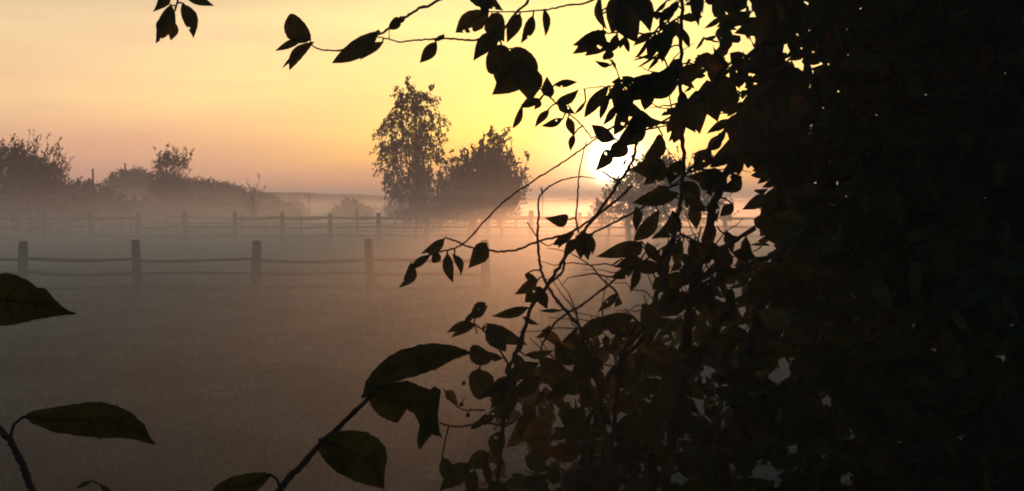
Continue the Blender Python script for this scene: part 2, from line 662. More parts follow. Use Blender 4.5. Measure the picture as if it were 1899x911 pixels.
def shed(label, x0, x1, y_eave, y_ridge, D, dep=5.0):
    a, b = P(x0, y_eave, D), P(x1, y_eave, D)
    zr = P(x0, y_ridge, D).z
    ze = a.z
    t = thing('field_shed', label, 'shed', ((a.x + b.x) / 2, D + dep / 2, 0))
    V = [(a.x, D, -.1), (b.x, D, -.1), (b.x, D + dep, -.1), (a.x, D + dep, -.1), (a.x, D, ze), (b.x, D, ze), (b.x, D + dep, ze), (a.x, D + dep, ze),
         (a.x, D + dep / 2, zr - .05), (b.x, D + dep / 2, zr - .05)]
    F = [(0, 1, 5, 4), (2, 3, 7, 6), (1, 2, 6, 9, 5), (3, 0, 4, 8, 7)]
    link('wall', mesh('wall', V, F, M_WALL, smooth=False), t)
    o = .35
    rf = Bag()
    for s in (-1, 1):
        y0 = D + dep / 2 + s * (dep / 2 + o)
        z0 = ze - .12
        q_ = [(a.x - o, y0, z0), (b.x + o, y0, z0), (b.x + o, D + dep / 2, zr), (a.x - o, D + dep / 2, zr)]
        top = [(x, y, z + .07) for x, y, z in q_]
        rf.add(q_ + top, [(0, 1, 2, 3), (4, 5, 6, 7), (0, 1, 5, 4), (1, 2, 6, 5), (2, 3, 7, 6), (3, 0, 4, 7)])
    rf.build('roof', M_ROOF, t)
    d = Bag()
    xm = (a.x + b.x) / 2
    dq = [(xm - .6, D - .04, 0), (xm + .6, D - .04, 0), (xm + .6, D - .04, ze * .85), (xm - .6, D - .04, ze * .85)]
    dq2 = [(x, y - .04, z) for x, y, z in dq]
    d.add(dq + dq2, [(0, 1, 2, 3), (4, 5, 6, 7), (0, 1, 5, 4), (1, 2, 6, 5), (2, 3, 7, 6), (3, 0, 4, 7)])
    d.build('door', M_TAR, t)
    return t


shed('low shed with a pale sheet roof showing below the round tree', 205, 243, 378, 369, 88)
shed('low pale roofed shed half hidden behind the dark trunks beneath the densest crown', -4, 28, 371, 360, 92)
shed('smallest pale roofed shed behind the twiggy trees', 76, 92, 379, 370, 90, 3.0)

# ------------------------------------------------------------------ background trees


def leaf_quads(C, Dv, size, tint):
    """one folded leaf (2 triangles sharing the midrib) at each centre; Dv is the leaf axis"""
    m = len(C)
    D = Dv / (np.linalg.norm(Dv, axis=1, keepdims=True) + 1e-9)
    r = rng.standard_normal((m, 3))
    Sx = np.cross(D, r)
    Sx /= (np.linalg.norm(Sx, axis=1, keepdims=True) + 1e-9)
    Nn = np.cross(D, Sx)
    s = size[:, None]
    wv = Sx * s * 0.28
    V = np.empty((m, 4, 3), np.float32)
    V[:, 0] = C - D * s * .5
    V[:, 1] = C + wv + Nn * s * .06
    V[:, 2] = C + D * s * .5
    V[:, 3] = C - wv + Nn * s * .06
    b = (np.arange(m) * 4)[:, None]
    F = np.concatenate([b + np.array([[0, 1, 2]]), b + np.array([[0, 2, 3]])])
    return V.reshape(-1, 3), F, np.concatenate([tint, tint])


def tree(name, label, cat, D, base_px, lobes, n_spray, leaf, trunk_r=0.12, droop=-0.4, spray_len=0.7, group=None, n_leaf=14,
         spikes=0, trunk_split=0.35, thin=0.0, twig_r=0.012, stems=None, jitter=1.0, dsp=0.8, n_limb=None, spikelen=1.2):
    """lobes: (px, py, rx px, ry px, weight); crown of leafy sprays on branches that start at the trunk"""
    k = D / FPX
    b0 = P(base_px, 366, D)
    t = thing(name, label, cat, (b0.x, D, 0), group)
    L = []
    for (px, py, rx, ry, wgt) in lobes:
        c = P(px, py, D)
        L.append((np.array([c.x, D + random.uniform(-.3, .3) * rx * k * dsp, c.z]), np.array([rx * k, max(rx, ry * .6) * k * dsp, ry * k]), wgt))
    wsum = sum(l[2] for l in L)
    zt = min(l[0][2] for l in L)
    trunks = stems or [base_px]
    br = Bag()
    tips = []
    tops = []
    for j, bp in enumerate(trunks):
        bx = P(bp, 366, D).x
        yb = D + random.uniform(-.2, .2)
        top = Vector((b0.x * .5 + bx * .5, D, max(zt, 1.2) + 0.2))
        pth = smooth_path([(bx, yb, -.15), (bx + random.uniform(-.05, .05), yb, top.z * .45), top], 8)
        tr = Bag()
        tr.tube(pth, [trunk_r * (1.25 if i == 0 else 1 - .45 * i / 7) for i in range(8)], 8)
        tr.build('trunk', M_BARK, t)
        tops.append((pth, trunk_r))
    nl = n_limb or max(6, int(len(L) * 2.5))
    for i in range(nl):
        c, r, _ = L[i % len(L)]
        pth, tr0 = tops[i % len(tops)]
        s = pth[random.randint(3, 7)]
        v = rng.standard_normal(3)
        v /= np.linalg.norm(v)
        e = Vector(c + v * r * random.uniform(.2, .8))
        mid = s.lerp(e, .5) + Vector((0, 0, (e - s).length * random.uniform(.02, .18)))
        lp = smooth_path([s, mid, e], 6)
        rr = tr0 * random.uniform(.25, .45)
        br.tube(lp, [rr * (1 - .8 * q_ / 5) + twig_r * .5 for q_ in range(6)], 5)
        tips.append(lp)
    cs, ds, ts = [], [], []
    tw = Bag()
    for (c, r, wgt) in L:
        ns = int(n_spray * wgt / wsum)
        for _ in range(ns):
            v = rng.standard_normal(3)
            v /= np.linalg.norm(v)
            rad = random.random() ** (0.45 if thin <= 0 else 0.33)
            o = c + v * r * rad
            d = np.array([v[0] * .8, v[1] * .8, droop + .25 * v[2]]) + rng.standard_normal(3) * .3
            d /= np.linalg.norm(d)
            ln = spray_len * random.uniform(.5, 1.2)
            f = np.linspace(0, 1, n_leaf) + rng.random(n_leaf) * .05
            sag = np.zeros((n_leaf, 3))
            sag[:, 2] = (droop * .5) * f ** 2 * ln * .6
            pts = o + d * (f * ln)[:, None] + sag + rng.standard_normal((n_leaf, 3)) * leaf * .55 * jitter
            cs.append(pts)
            dd = np.tile(d, (n_leaf, 1)) + rng.standard_normal((n_leaf, 3)) * .7
            dd[:, 2] += droop * .5
            ds.append(dd)
            ts.append(np.clip(np.full(n_leaf, random.random() * .8) + rng.random(n_leaf) * .2, 0, 1))
            if random.random() < .3:
                tw.tube([o - d * ln * .4, o + d * ln * .4, o + d * ln + sag[-1]], [twig_r, twig_r * .7, twig_r * .4], 3)
    # long bare or half-leafed shoots standing out of the crown
    for i in range(spikes):
        c, r, _ = L[random.randrange(len(L))]
        a = random.uniform(-1, 1)
        o = c + np.array([a * r[0] * .8, random.uniform(-.5, .5) * r[1], math.sqrt(max(0, 1 - a * a)) * r[2] * .6])
        d = np.array([a * .55 + random.uniform(-.2, .2), random.uniform(-.2, .2), 1.0])
        d /= np.linalg.norm(d)
        ln = spikelen * random.uniform(.5, 1.15)
        e = o + d * ln
        b = np.array([random.uniform(-.1, .1) * ln, 0, 0])
        pth = smooth_path([o - d * ln * .5, o + d * ln * .4 + b, e], 6)
        tw.tube(pth, [twig_r * 1.6 * (1 - .14 * q_) for q_ in range(6)], 4)
        for q_ in range(3):
            s = pth[random.randint(2, 5)]
            sd = Vector((random.uniform(-.7, .7), random.uniform(-.3, .3), .8)).normalized() * ln * random.uniform(.15, .35)
            tw.tube([s, s + sd], [twig_r, twig_r * .5], 3)
            nn = int(n_leaf * .5)
            f = rng.random(nn)[:, None]
            cs.append(np.array(s) + np.array(sd) * f * 1.1 + rng.standard_normal((nn, 3)) * leaf * .35)
            ds.append(np.tile(np.array(sd), (nn, 1)) + rng.standard_normal((nn, 3)) * .3 * ln * .3)
            ts.append(rng.random(nn))
    if tw.V:
        base = len(br.V)
        br.add(tw.V, tw.F)
    br.build('limb', M_BARK, t, 'stuff')
    C = np.concatenate(cs)
    Dv = np.concatenate(ds)
    T = np.concatenate(ts)
    Vv, Ff, Tt = leaf_quads(C, Dv, leaf * (.6 + .8 * rng.random(len(C))), T)
    link('crown', big_mesh('crown', Vv, Ff, M_FAR, Tt, smooth=False), t, 'stuff')
    return t


# tall airy tree and its bushier neighbour, standing just behind the far fence
tree('ash_tree', 'tallest slender tree with airy drooping foliage rising against the yellow sky', 'tree', 55, 775,
     [(768, 185, 34, 26, 1.1), (745, 225, 34, 24, .9), (795, 225, 32, 30, 1.1), (765, 262, 60, 28, 1.6), (718, 270, 24, 22, .35), (735, 305, 34, 28, .9),
      (790, 300, 38, 34, 1.5), (775, 345, 52, 24, 1.5), (745, 332, 22, 28, .5), (812, 365, 40, 26, 1.5), (765, 385, 34, 16, .8), (800, 392, 40, 14, .7), (704, 262, 16, 14, .16), (724, 236, 16, 16, .2), (738, 200, 12, 16, .12), (768, 170, 26, 14, .3)],
     480, 0.15, .10, -0.75, .62, n_leaf=24, spikes=14, stems=[770, 792], spikelen=.55, thin=1, twig_r=.012, jitter=.8)
tree('hawthorn_tree', 'broad bushy tree with spiky upright shoots beside the tallest tree, glowing at its foot', 'tree', 53, 890,
     [(903, 305, 24, 26, .9), (870, 338, 30, 30, 1.1), (925, 335, 32, 30, 1.3), (850, 372, 40, 24, 1.3), (915, 372, 46, 28, 1.6), (895, 350, 46, 34, 1.5),
      (958, 345, 16, 26, .35), (860, 396, 46, 12, 1), (920, 396, 42, 12, .8)],
     760, 0.16, .10, 0.5, .5, n_leaf=20, spikes=110, stems=[872, 905, 930], spikelen=1.15, twig_r=.024)
tree('hawthorn_tree', 'misty bushy tree seen behind the foreground twigs below the sun', 'tree', 47, 1205,
     [(1212, 330, 44, 28, 1.2), (1175, 358, 44, 30, 1.2), (1250, 335, 40, 30, 1.2), (1280, 355, 40, 40, 1.0), (1140, 392, 36, 24, .7), (1220, 385, 80, 36, 2), (1310, 385, 50, 36, 1)],
     560, 0.15, .10, 0.3, .5, n_leaf=15, spikes=40, stems=[1180, 1215, 1250], spikelen=.8)
# trees on the left
tree('hawthorn_tree', 'densest dark tree at the edge of the meadow behind the first fence post', 'tree', 62, 4,
     [(-30, 310, 55, 42, 1.5), (20, 310, 42, 38, 1.6), (60, 330, 36, 34, 1.2), (85, 340, 34, 26, 1.0), (40, 360, 60, 30, 1.6), (-20, 360, 60, 34, 1.2), (20, 385, 80, 18, 1)],
     900, 0.18, .13, 0.2, .55, n_leaf=16, spikes=10, stems=[4, 38, 52], spikelen=.6)
tree('elder_tree', 'bare topped twiggy tree with long upright shoots beside the densest dark tree', 'tree', 60, 62,
     [(50, 310, 22, 26, .6), (78, 318, 26, 24, .6), (70, 345, 44, 26, 1.0), (98, 348, 18, 16, .4)],
     110, 0.13, .08, 0.9, .6, n_leaf=10, spikes=46, stems=[58, 70, 84], spikelen=1.35, twig_r=.015)
tree('young_orchard_tree', 'small wispy sapling on the slope of the hedge, left of the bare pole', 'tree', 64, 118,
     [(116, 342, 10, 18, 1), (122, 356, 16, 18, 1)], 26, 0.11, .04, 0.8, .4, n_leaf=9, spikes=9, spikelen=.9)
tree('hedge_bush', 'low dark bush mass around the foot of the bare pole', 'bush', 66, 152,
     [(120, 372, 34, 24, 1), (150, 362, 26, 20, 1), (178, 368, 28, 22, 1), (165, 385, 50, 20, 1), (110, 392, 40, 16, 1)], 620, 0.17, .06, 0.3, .45, n_leaf=14, spikes=26, spikelen=.7,
     stems=[110, 125, 150, 165])
tree('oak_tree', 'broad rounded hazy tree behind the bare pole, farther off than its neighbours', 'tree', 118, 240,
     [(242, 340, 36, 27, 2.2), (218, 348, 18, 22, 1), (266, 344, 20, 24, 1), (242, 362, 50, 20, 1.8)], 1000, 0.26, .25, 0.0, .5, n_leaf=15, spikes=0)
tree('hawthorn_tree', 'upright dark tree with an open lacy top between the rounded tree and the treeline', 'tree', 78, 318,
     [(300, 312, 15, 18, .3), (318, 304, 20, 13, .35), (336, 310, 15, 18, .3), (317, 345, 34, 24, 2.2), (318, 365, 44, 22, 2.2)], 480, 0.17, .12, 0.7, .5, n_leaf=13, spikes=22,
     stems=[310, 322], spikelen=.9, n_limb=26)
treeline = [(352, 352, 24, 20), (374, 351, 16, 16), (398, 352, 19, 17), (424, 356, 18, 14), (446, 363, 16, 13), (470, 368, 20, 12), (496, 373, 20, 13), (540, 386, 22, 12)]
words_tl = ['first and tallest hazy crown of the far treeline next to the lacy topped tree', 'small rounded crown, second in the falling far treeline',
            'domed crown standing highest in the middle of the far treeline', 'fourth crown of the far treeline where it starts to fall',
            'fifth low crown of the far treeline', 'low hazy crown just behind the twiggy sapling', 'last crown of the far treeline running down to the hill',
            'faint low bush before the distant hill near the thin pole with the crossarm']
for (px, py, rx, ry), wd in zip(treeline, words_tl):
    tree('oak_tree', wd, 'tree', 88 + (px * .37) % 5, px, [(px, py, rx, ry, 1), (px + rx * .4, py + ry * .8, rx, ry, 1), (px - rx * .5, py + ry, rx, ry, 1)],
         380, 0.18, .2, 0.0, .35, group='trees of the far treeline', n_leaf=13)
tree('young_orchard_tree', 'thin sapling with a few upright twigs standing before the far treeline', 'tree', 58, 471,
     [(472, 378, 14, 18, 1), (470, 392, 12, 12, .7)], 22, 0.09, .06, 0.9, .35, n_leaf=7, spikes=9, spikelen=.95, twig_r=.016)
tree('oak_tree', 'rounded hazy bush centred before the far hill between two fence posts', 'bush', 82, 652,
     [(650, 390, 24, 15, 1.2), (668, 396, 22, 12, 1), (634, 398, 18, 11, 1)], 300, 0.19, .15, 0.1, .4, n_leaf=13)
tree('oak_tree', 'pale hazy bush half hidden behind the tallest tree trunk', 'bush', 76, 760,
     [(762, 380, 28, 18, 1), (738, 392, 22, 14, 1), (800, 388, 40, 18, 1)], 260, 0.22, .15, 0.1, .5, n_leaf=13)

for i_, (px, py, lb) in enumerate([(-30, 378, 'hazy hedge bush at the very edge of the meadow, behind the densest tree'), (60, 382, 'hazy hedge bush behind the twiggy bare topped tree'),
                       (150, 384, 'hazy hedge bush far behind the foot of the bare pole'), (225, 386, 'hazy hedge bush in front of the rounded tree foot'),
                       (300, 386, 'hazy hedge bush below the lacy topped tree'), (370, 384, 'hazy hedge bush under the first crowns of the far treeline'),
                       (435, 386, 'hazy hedge bush under the middle of the far treeline'), (500, 392, 'last low hedge bush, next to the twiggy sapling')]):
    tree('hedge_bush', lb, 'bush', 70 + i_ * .7, px, [(px - 25, py + 4, 30, 17, 1), (px + 22, py + 5, 30, 16, 1), (px, py + 16, 55, 18, 1.3)], 420, 0.19, .1, 0.2, .4,
         group='hedge bushes behind the misty orchard', n_leaf=13, n_limb=4)

# young orchard trees whose thin trunks show under the mist
rows = [(22, 58), (88, 57), (108, 60), (122, 58), (147, 56), (163, 58), (201, 62), (222, 60), (244, 61)]
pos_w = ['first thin trunk in the mist from the edge of the meadow', 'second thin misty trunk behind the first fence rails', 'third thin misty trunk below the hedge slope',
         'fourth thin misty trunk, left of the pole foot', 'fifth thin misty trunk just left of the pole foot', 'thin misty trunk standing right under the bare pole',
         'thin misty trunk before the pale shed, nearer the pole', 'thin misty trunk before the pale shed, in its middle', 'last thin misty trunk at the end of the pale shed']
for (px, D), wd in zip(rows, pos_w):
    yy = random.uniform(382, 392)
    tree('young_orchard_tree', wd, 'tree', D, px, [(px, yy, 13, 11, 1), (px + random.uniform(-6, 6), yy - 12, 9, 9, .6)], 30, 0.12, .05, 0.4, .3,
         group='young orchard trees in the mist', n_leaf=9, spikes=3, spikelen=.4, n_limb=5)

# ------------------------------------------------------------------ foreground leaves


def leaf_outline(t, kind=0):
    """half width (0..1) along the blade, 0 at the stalk, drawn-out tip"""
    if kind == 0:      # ovate, pointed
        return (np.sin(np.pi * t ** 0.80) ** 1.02) * (1 - 0.30 * t) * 1.12
    if kind == 1:      # round
        return np.clip(1 - (2 * t - 1) ** 2, 0, 1) ** 0.55 * (1 - .1 * t)
    return np.sin(np.pi * t ** 0.95) ** 0.9   # lance


T9 = np.array([0, .03, .08, .15, .23, .32, .42, .52, .62, .71, .79, .86, .92, .965, 1.0])


def leaf_geometry(B, T, wv, nv, kind=0, bend=0.0, cup=0.15, droop=0.12, stalk=None, bend3=0.0, seed=0, sr=0.0009):
    """blade from base B to tip T; wv half-width vector, nv normal (unit); returns V, F (quads and triangles)"""
    rs = random.Random(seed)
    B, T = np.array(B, float), np.array(T, float)
    ax = T - B
    L = np.linalg.norm(ax)
    hw = leaf_outline(T9, kind)
    wlen = np.linalg.norm(wv)
    wd = wv / (wlen + 1e-12)
    V, F = [], []
    cols = (-1, -.55, 0, .55, 1)
    n = len(T9)
    for i, t in enumerate(T9):
        mid = B + ax * t + wd * (bend * L * math.sin(t * math.pi) + bend3 * L * math.sin(t * math.tau)) + nv * (droop * L * (t - .5) ** 2 * -2)
        for c in cols:
            w = hw[i] * wlen * (1 + (0.02 if i % 2 else -0.02) * (abs(c) == 1) + rs.uniform(-.02, .02) * (abs(c) == 1))
            V.append(mid + wd * c * w + nv * cup * abs(c) ** 1.3 * w)
    bites = set()
    if rs.random() < .28:          # insect holes and nibbled margins
        bites.add((rs.randint(4, 10), rs.choice((0, 3, 1, 2))))
        if rs.random() < .3:
            bites.add((rs.randint(6, 11), rs.choice((0, 3))))
    for i in range(n - 1):
        for j in range(4):
            if (i, j) in bites:
                # leave a ragged opening: only the rim slivers of this cell stay
                a_, b2, c2, d2 = i * 5 + j, i * 5 + j + 1, (i + 1) * 5 + j + 1, (i + 1) * 5 + j
                m1, m2 = V[a_] * .7 + V[c2] * .3, V[b2] * .68 + V[d2] * .32
                k0 = len(V)
                V.append(m1)
                V.append(m2)
                F.append((a_, b2, k0 + 1, k0))
                continue
            F.append((i * 5 + j, i * 5 + j + 1, (i + 1) * 5 + j + 1, (i + 1) * 5 + j))
    # raised midrib, a slim triangular ridge under the blade
    b = len(V)
    for i, t in enumerate(T9):
        m_ = V[i * 5 + 2]
        s_ = sr * (1.25 - t)
        V.append(m_ - nv * s_ * 1.3)
        V.append(m_ - wd * s_)
        V.append(m_ + wd * s_)
    for i in range(n - 1):
        F.append((b + i * 3, b + i * 3 + 1, b + i * 3 + 4, b + i * 3 + 3))
        F.append((b + i * 3 + 2, b + i * 3, b + i * 3 + 3, b + i * 3 + 5))
    if stalk is not None:
        s = np.array(stalk, float)
        mdp = (s + B) / 2 + np.array([0, 0, .12 * np.linalg.norm(B - s)])
        tv, tf = tube_arrays([s, mdp, B, B + ax * .12], [sr * 1.1, sr, sr, sr * .6], 4)
        k = len(V)
        V.extend([np.array(v) for v in tv])
        F.extend([tuple(i + k for i in f) for f in tf])
    return V, F


class Plant:
    """a foreground shrub: branches with pixel-and-distance paths, leaves that hang on the closest branch"""
    def __init__(self, name, label, cat, loc):
        self.t = thing(name, label, cat, loc)
        self.samples = []      # (px, py, d, Vector)
        self.n = 0

    def branch(self, path, w0, w1, name='branch', wig=1.0, sides=7):
        """path of (px, py, d); w0, w1 thickness in pixels at the ends"""
        pts = [P(*p) for p in path]
        n = max(10, len(path) * 6)
        sp = smooth_path(pts, n)
        pj = smooth_path([Vector(p) for p in path], n)
        rad = []
        for i in range(n):
            f = i / (n - 1)
            d = sp[i].y
            r = (w0 + (w1 - w0) * f) / 2 * d / FPX
            if wig and 0 < i < n - 1:
                a = r * .55 * wig
                sp[i] = sp[i] + Vector((random.uniform(-a, a), random.uniform(-a, a), random.uniform(-a, a)))
            node = 1.22 if (i % 5 == 2) else 1.0
            rad.append(r * node)
        V, F = tube_arrays(sp, rad, sides)
        self.samples += [(pj[i].x, pj[i].y, sp[i].y, sp[i]) for i in range(n)]
        return link(name, mesh(name, V, F, M_BARK), self.t)

    def side_twigs(self, n, box, rnd):
        """thin curved side twigs that start on existing branches inside a pixel region"""
        cand = [s for s in self.samples if box[0] < s[0] < box[2] and box[1] < s[1] < box[3]]
        for _ in range(n):
            s = rnd.choice(cand)
            d = s[2]
            L = rnd.uniform(.05, .17)
            a = rnd.uniform(.1, 1.9) + (math.pi / 2 if rnd.random() < .6 else 0)
            v = Vector((math.cos(a), rnd.uniform(-.5, .5), math.sin(a)))
            c = Vector((rnd.uniform(-.3, .3), rnd.uniform(-.3, .3), rnd.uniform(-.35, .1)))
            p0 = s[3]
            pts = [p0]
            for i in range(1, 7):
                f = i / 6
                pts.append(p0 + v * L * f + c * L * f * f + Vector((rnd.uniform(-1, 1), rnd.uniform(-1, 1), rnd.uniform(-1, 1))) * L * .03)
            r0 = rnd.uniform(.0011, .0020)
            V, F = tube_arrays(pts, [r0 * (1.0 - .11 * i) for i in range(7)], 5)
            link('twig', mesh('twig', V, F, M_BARK), self.t)

    def nearest(self, px, py):
        return min(self.samples, key=lambda s: (s[0] - px) ** 2 + (s[1] - py) ** 2)

    def leaf(self, bx, by, tx, ty, w, kind=0, d=None, dd=None, roll=None, bend=None, tint=None, label=None, attach=True, bend3=0.0):
        s = self.nearest(bx, by)
        if d is None:
            d = s[2] + random.uniform(-.01, .01)
        B = P(bx, by, d)
        Lpx = math.hypot(tx - bx, ty - by)
        L = Lpx * d / FPX
        dd = random.uniform(-.45, .45) * L if dd is None else dd
        T = P(tx, ty, d + dd)
        ax = (T - B)
        view = ((B + T) / 2 - CAM).normalized()
        side = ax.cross(view).normalized()
        nrm_ = side.cross(ax).normalized()
        roll = random.uniform(-.6, .6) if roll is None else roll
        wv = (side * math.cos(roll) + nrm_ * math.sin(roll)) * (w / 2 * (d + dd / 2) / FPX / max(.5, math.cos(roll)))
        nv = ax.normalized().cross(wv.normalized())
        if nv.z > 0:
            nv = -nv
        bend = random.uniform(-.07, .07) if bend is None else bend
        st = None
        if attach:
            q_ = s[3]
            if (q_ - B).length < 0.09 * max(d, .6):
                st = q_
        V, F = leaf_geometry(B, T, np.array(wv), np.array(nv), kind, bend, random.choice((random.uniform(.12, .4), random.uniform(.3, .8))), random.uniform(-.15, .45), st, bend3, self.n, sr=0.00075 * max(.6, min(d, 2)) )
        tint = (random.random() ** 1.4 * .75) if tint is None else tint
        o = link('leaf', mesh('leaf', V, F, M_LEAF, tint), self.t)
        if label:
            o['label'] = label
        self.n += 1
        return o

    def leaf_poly(self, pts, base, tip, d, d_tip=None, cup=.12, tint=.25, stations=26, arch=.05, label=None):
        """a leaf whose outline is given in pixels; sliced across its axis and curved in depth"""
        d_tip = d if d_tip is None else d_tip
        b, t_ = np.array(base, float), np.array(tip, float)
        ax = t_ - b
        L = np.linalg.norm(ax)
        ax /= L
        pr = np.array([-ax[1], ax[0]])
        pl = [np.array(p, float) for p in pts]
        loc = [((p - b) @ ax, (p - b) @ pr) for p in pl]
        amin = min(l[0] for l in loc)
        amax = max(l[0] for l in loc)
        V, F = [], []
        cols = np.linspace(0, 1, 7)
        rowsn = 0
        for i in range(stations + 1):
            a = amin + (amax - amin) * (i / stations)
            a = min(max(a, amin + 1e-3), amax - 1e-3)
            cr = []
            for k in range(len(loc)):
                (a0, c0), (a1, c1) = loc[k], loc[(k + 1) % len(loc)]
                if (a0 - a) * (a1 - a) <= 0 and a0 != a1:
                    cr.append(c0 + (c1 - c0) * (a - a0) / (a1 - a0))
            lo, hi = min(cr), max(cr)
            f = (a - amin) / (amax - amin)
            for c in cols:
                cc = lo + (hi - lo) * c
                if c in (0, 1) and 0 < i < stations:
                    cc += random.uniform(-.006, .006) * L
                pxy = b + ax * a + pr * cc
                dep = d + (d_tip - d) * f + (cup * abs(cc) / L * L * d / FPX) + arch * math.sin(f * math.pi) * L * d / FPX
                dep += 0.02 * L * d / FPX * math.sin(c * 9 + f * 14)
                V.append(P(pxy[0], pxy[1], dep))
            rowsn += 1
        nc = len(cols)
        for i in range(rowsn - 1):
            for j in range(nc - 1):
                F.append((i * nc + j, i * nc + j + 1, (i + 1) * nc + j + 1, (i + 1) * nc + j))
        # midrib and side veins standing proud on the underside
        rb = []
        mid = [np.array(V[i * nc + nc // 2]) for i in range(rowsn)]
        tv, tf = tube_arrays([m_ - np.array([0, .0012 * d, 0]) for m_ in mid], [.0016 * d * (1.15 - i / rowsn) for i in range(rowsn)], 4)
        k = len(V)
        V.extend(tv)
        F.extend([tuple(i + k for i in f) for f in tf])
        for i in range(3, rowsn - 5, 3):
            for e in (0, nc - 1):
                a_ = mid[i]
                z_ = np.array(V[min(i + 3, rowsn - 1) * nc + e])
                m_ = a_ * .45 + z_ * .55
                mm = np.array(V[min(i + 2, rowsn - 1) * nc + (nc // 2 + (1 if e else -1))])
                e2 = a_ * .15 + z_ * .85
                tv, tf = tube_arrays([a_ - np.array([0, .0006 * d, 0]), m_ * .6 + mm * .4 - np.array([0, .0008 * d, 0]), e2 - np.array([0, .0003 * d, 0])],
                                     [.0007 * d, .0005 * d, .0003 * d], 3)
                k = len(V)
                V.extend(tv)
                F.extend([tuple(x + k for x in f) for f in tf])
        o = link('leaf', mesh('leaf', [tuple(v) for v in V], F, M_LEAF, tint), self.t)
        if label:
            o['label'] = label
        self.n += 1
        return o


def in_poly(px, py, poly):
    c = np.zeros(len(px), bool)
    n = len(poly)
    for i in range(n):
        x0, y0 = poly[i]
        x1, y1 = poly[(i + 1) % n]
        cond = (y0 > py) != (y1 > py)
        with np.errstate(divide='ignore', invalid='ignore'):
            xi = (x1 - x0) * (py - y0) / (y1 - y0 + 1e-12) + x0
        c ^= cond & (px < xi)
    return c


def edge_dist(px, py, poly):
    d = np.full(len(px), 1e9)
    n = len(poly)
    for i in range(n):
        a = np.array(poly[i], float)
        b = np.array(poly[(i + 1) % n], float)
        ab = b - a
        t = np.clip(((px - a[0]) * ab[0] + (py - a[1]) * ab[1]) / (ab @ ab), 0, 1)
        d = np.minimum(d, np.hypot(px - a[0] - t * ab[0], py - a[1] - t * ab[1]))
    return d


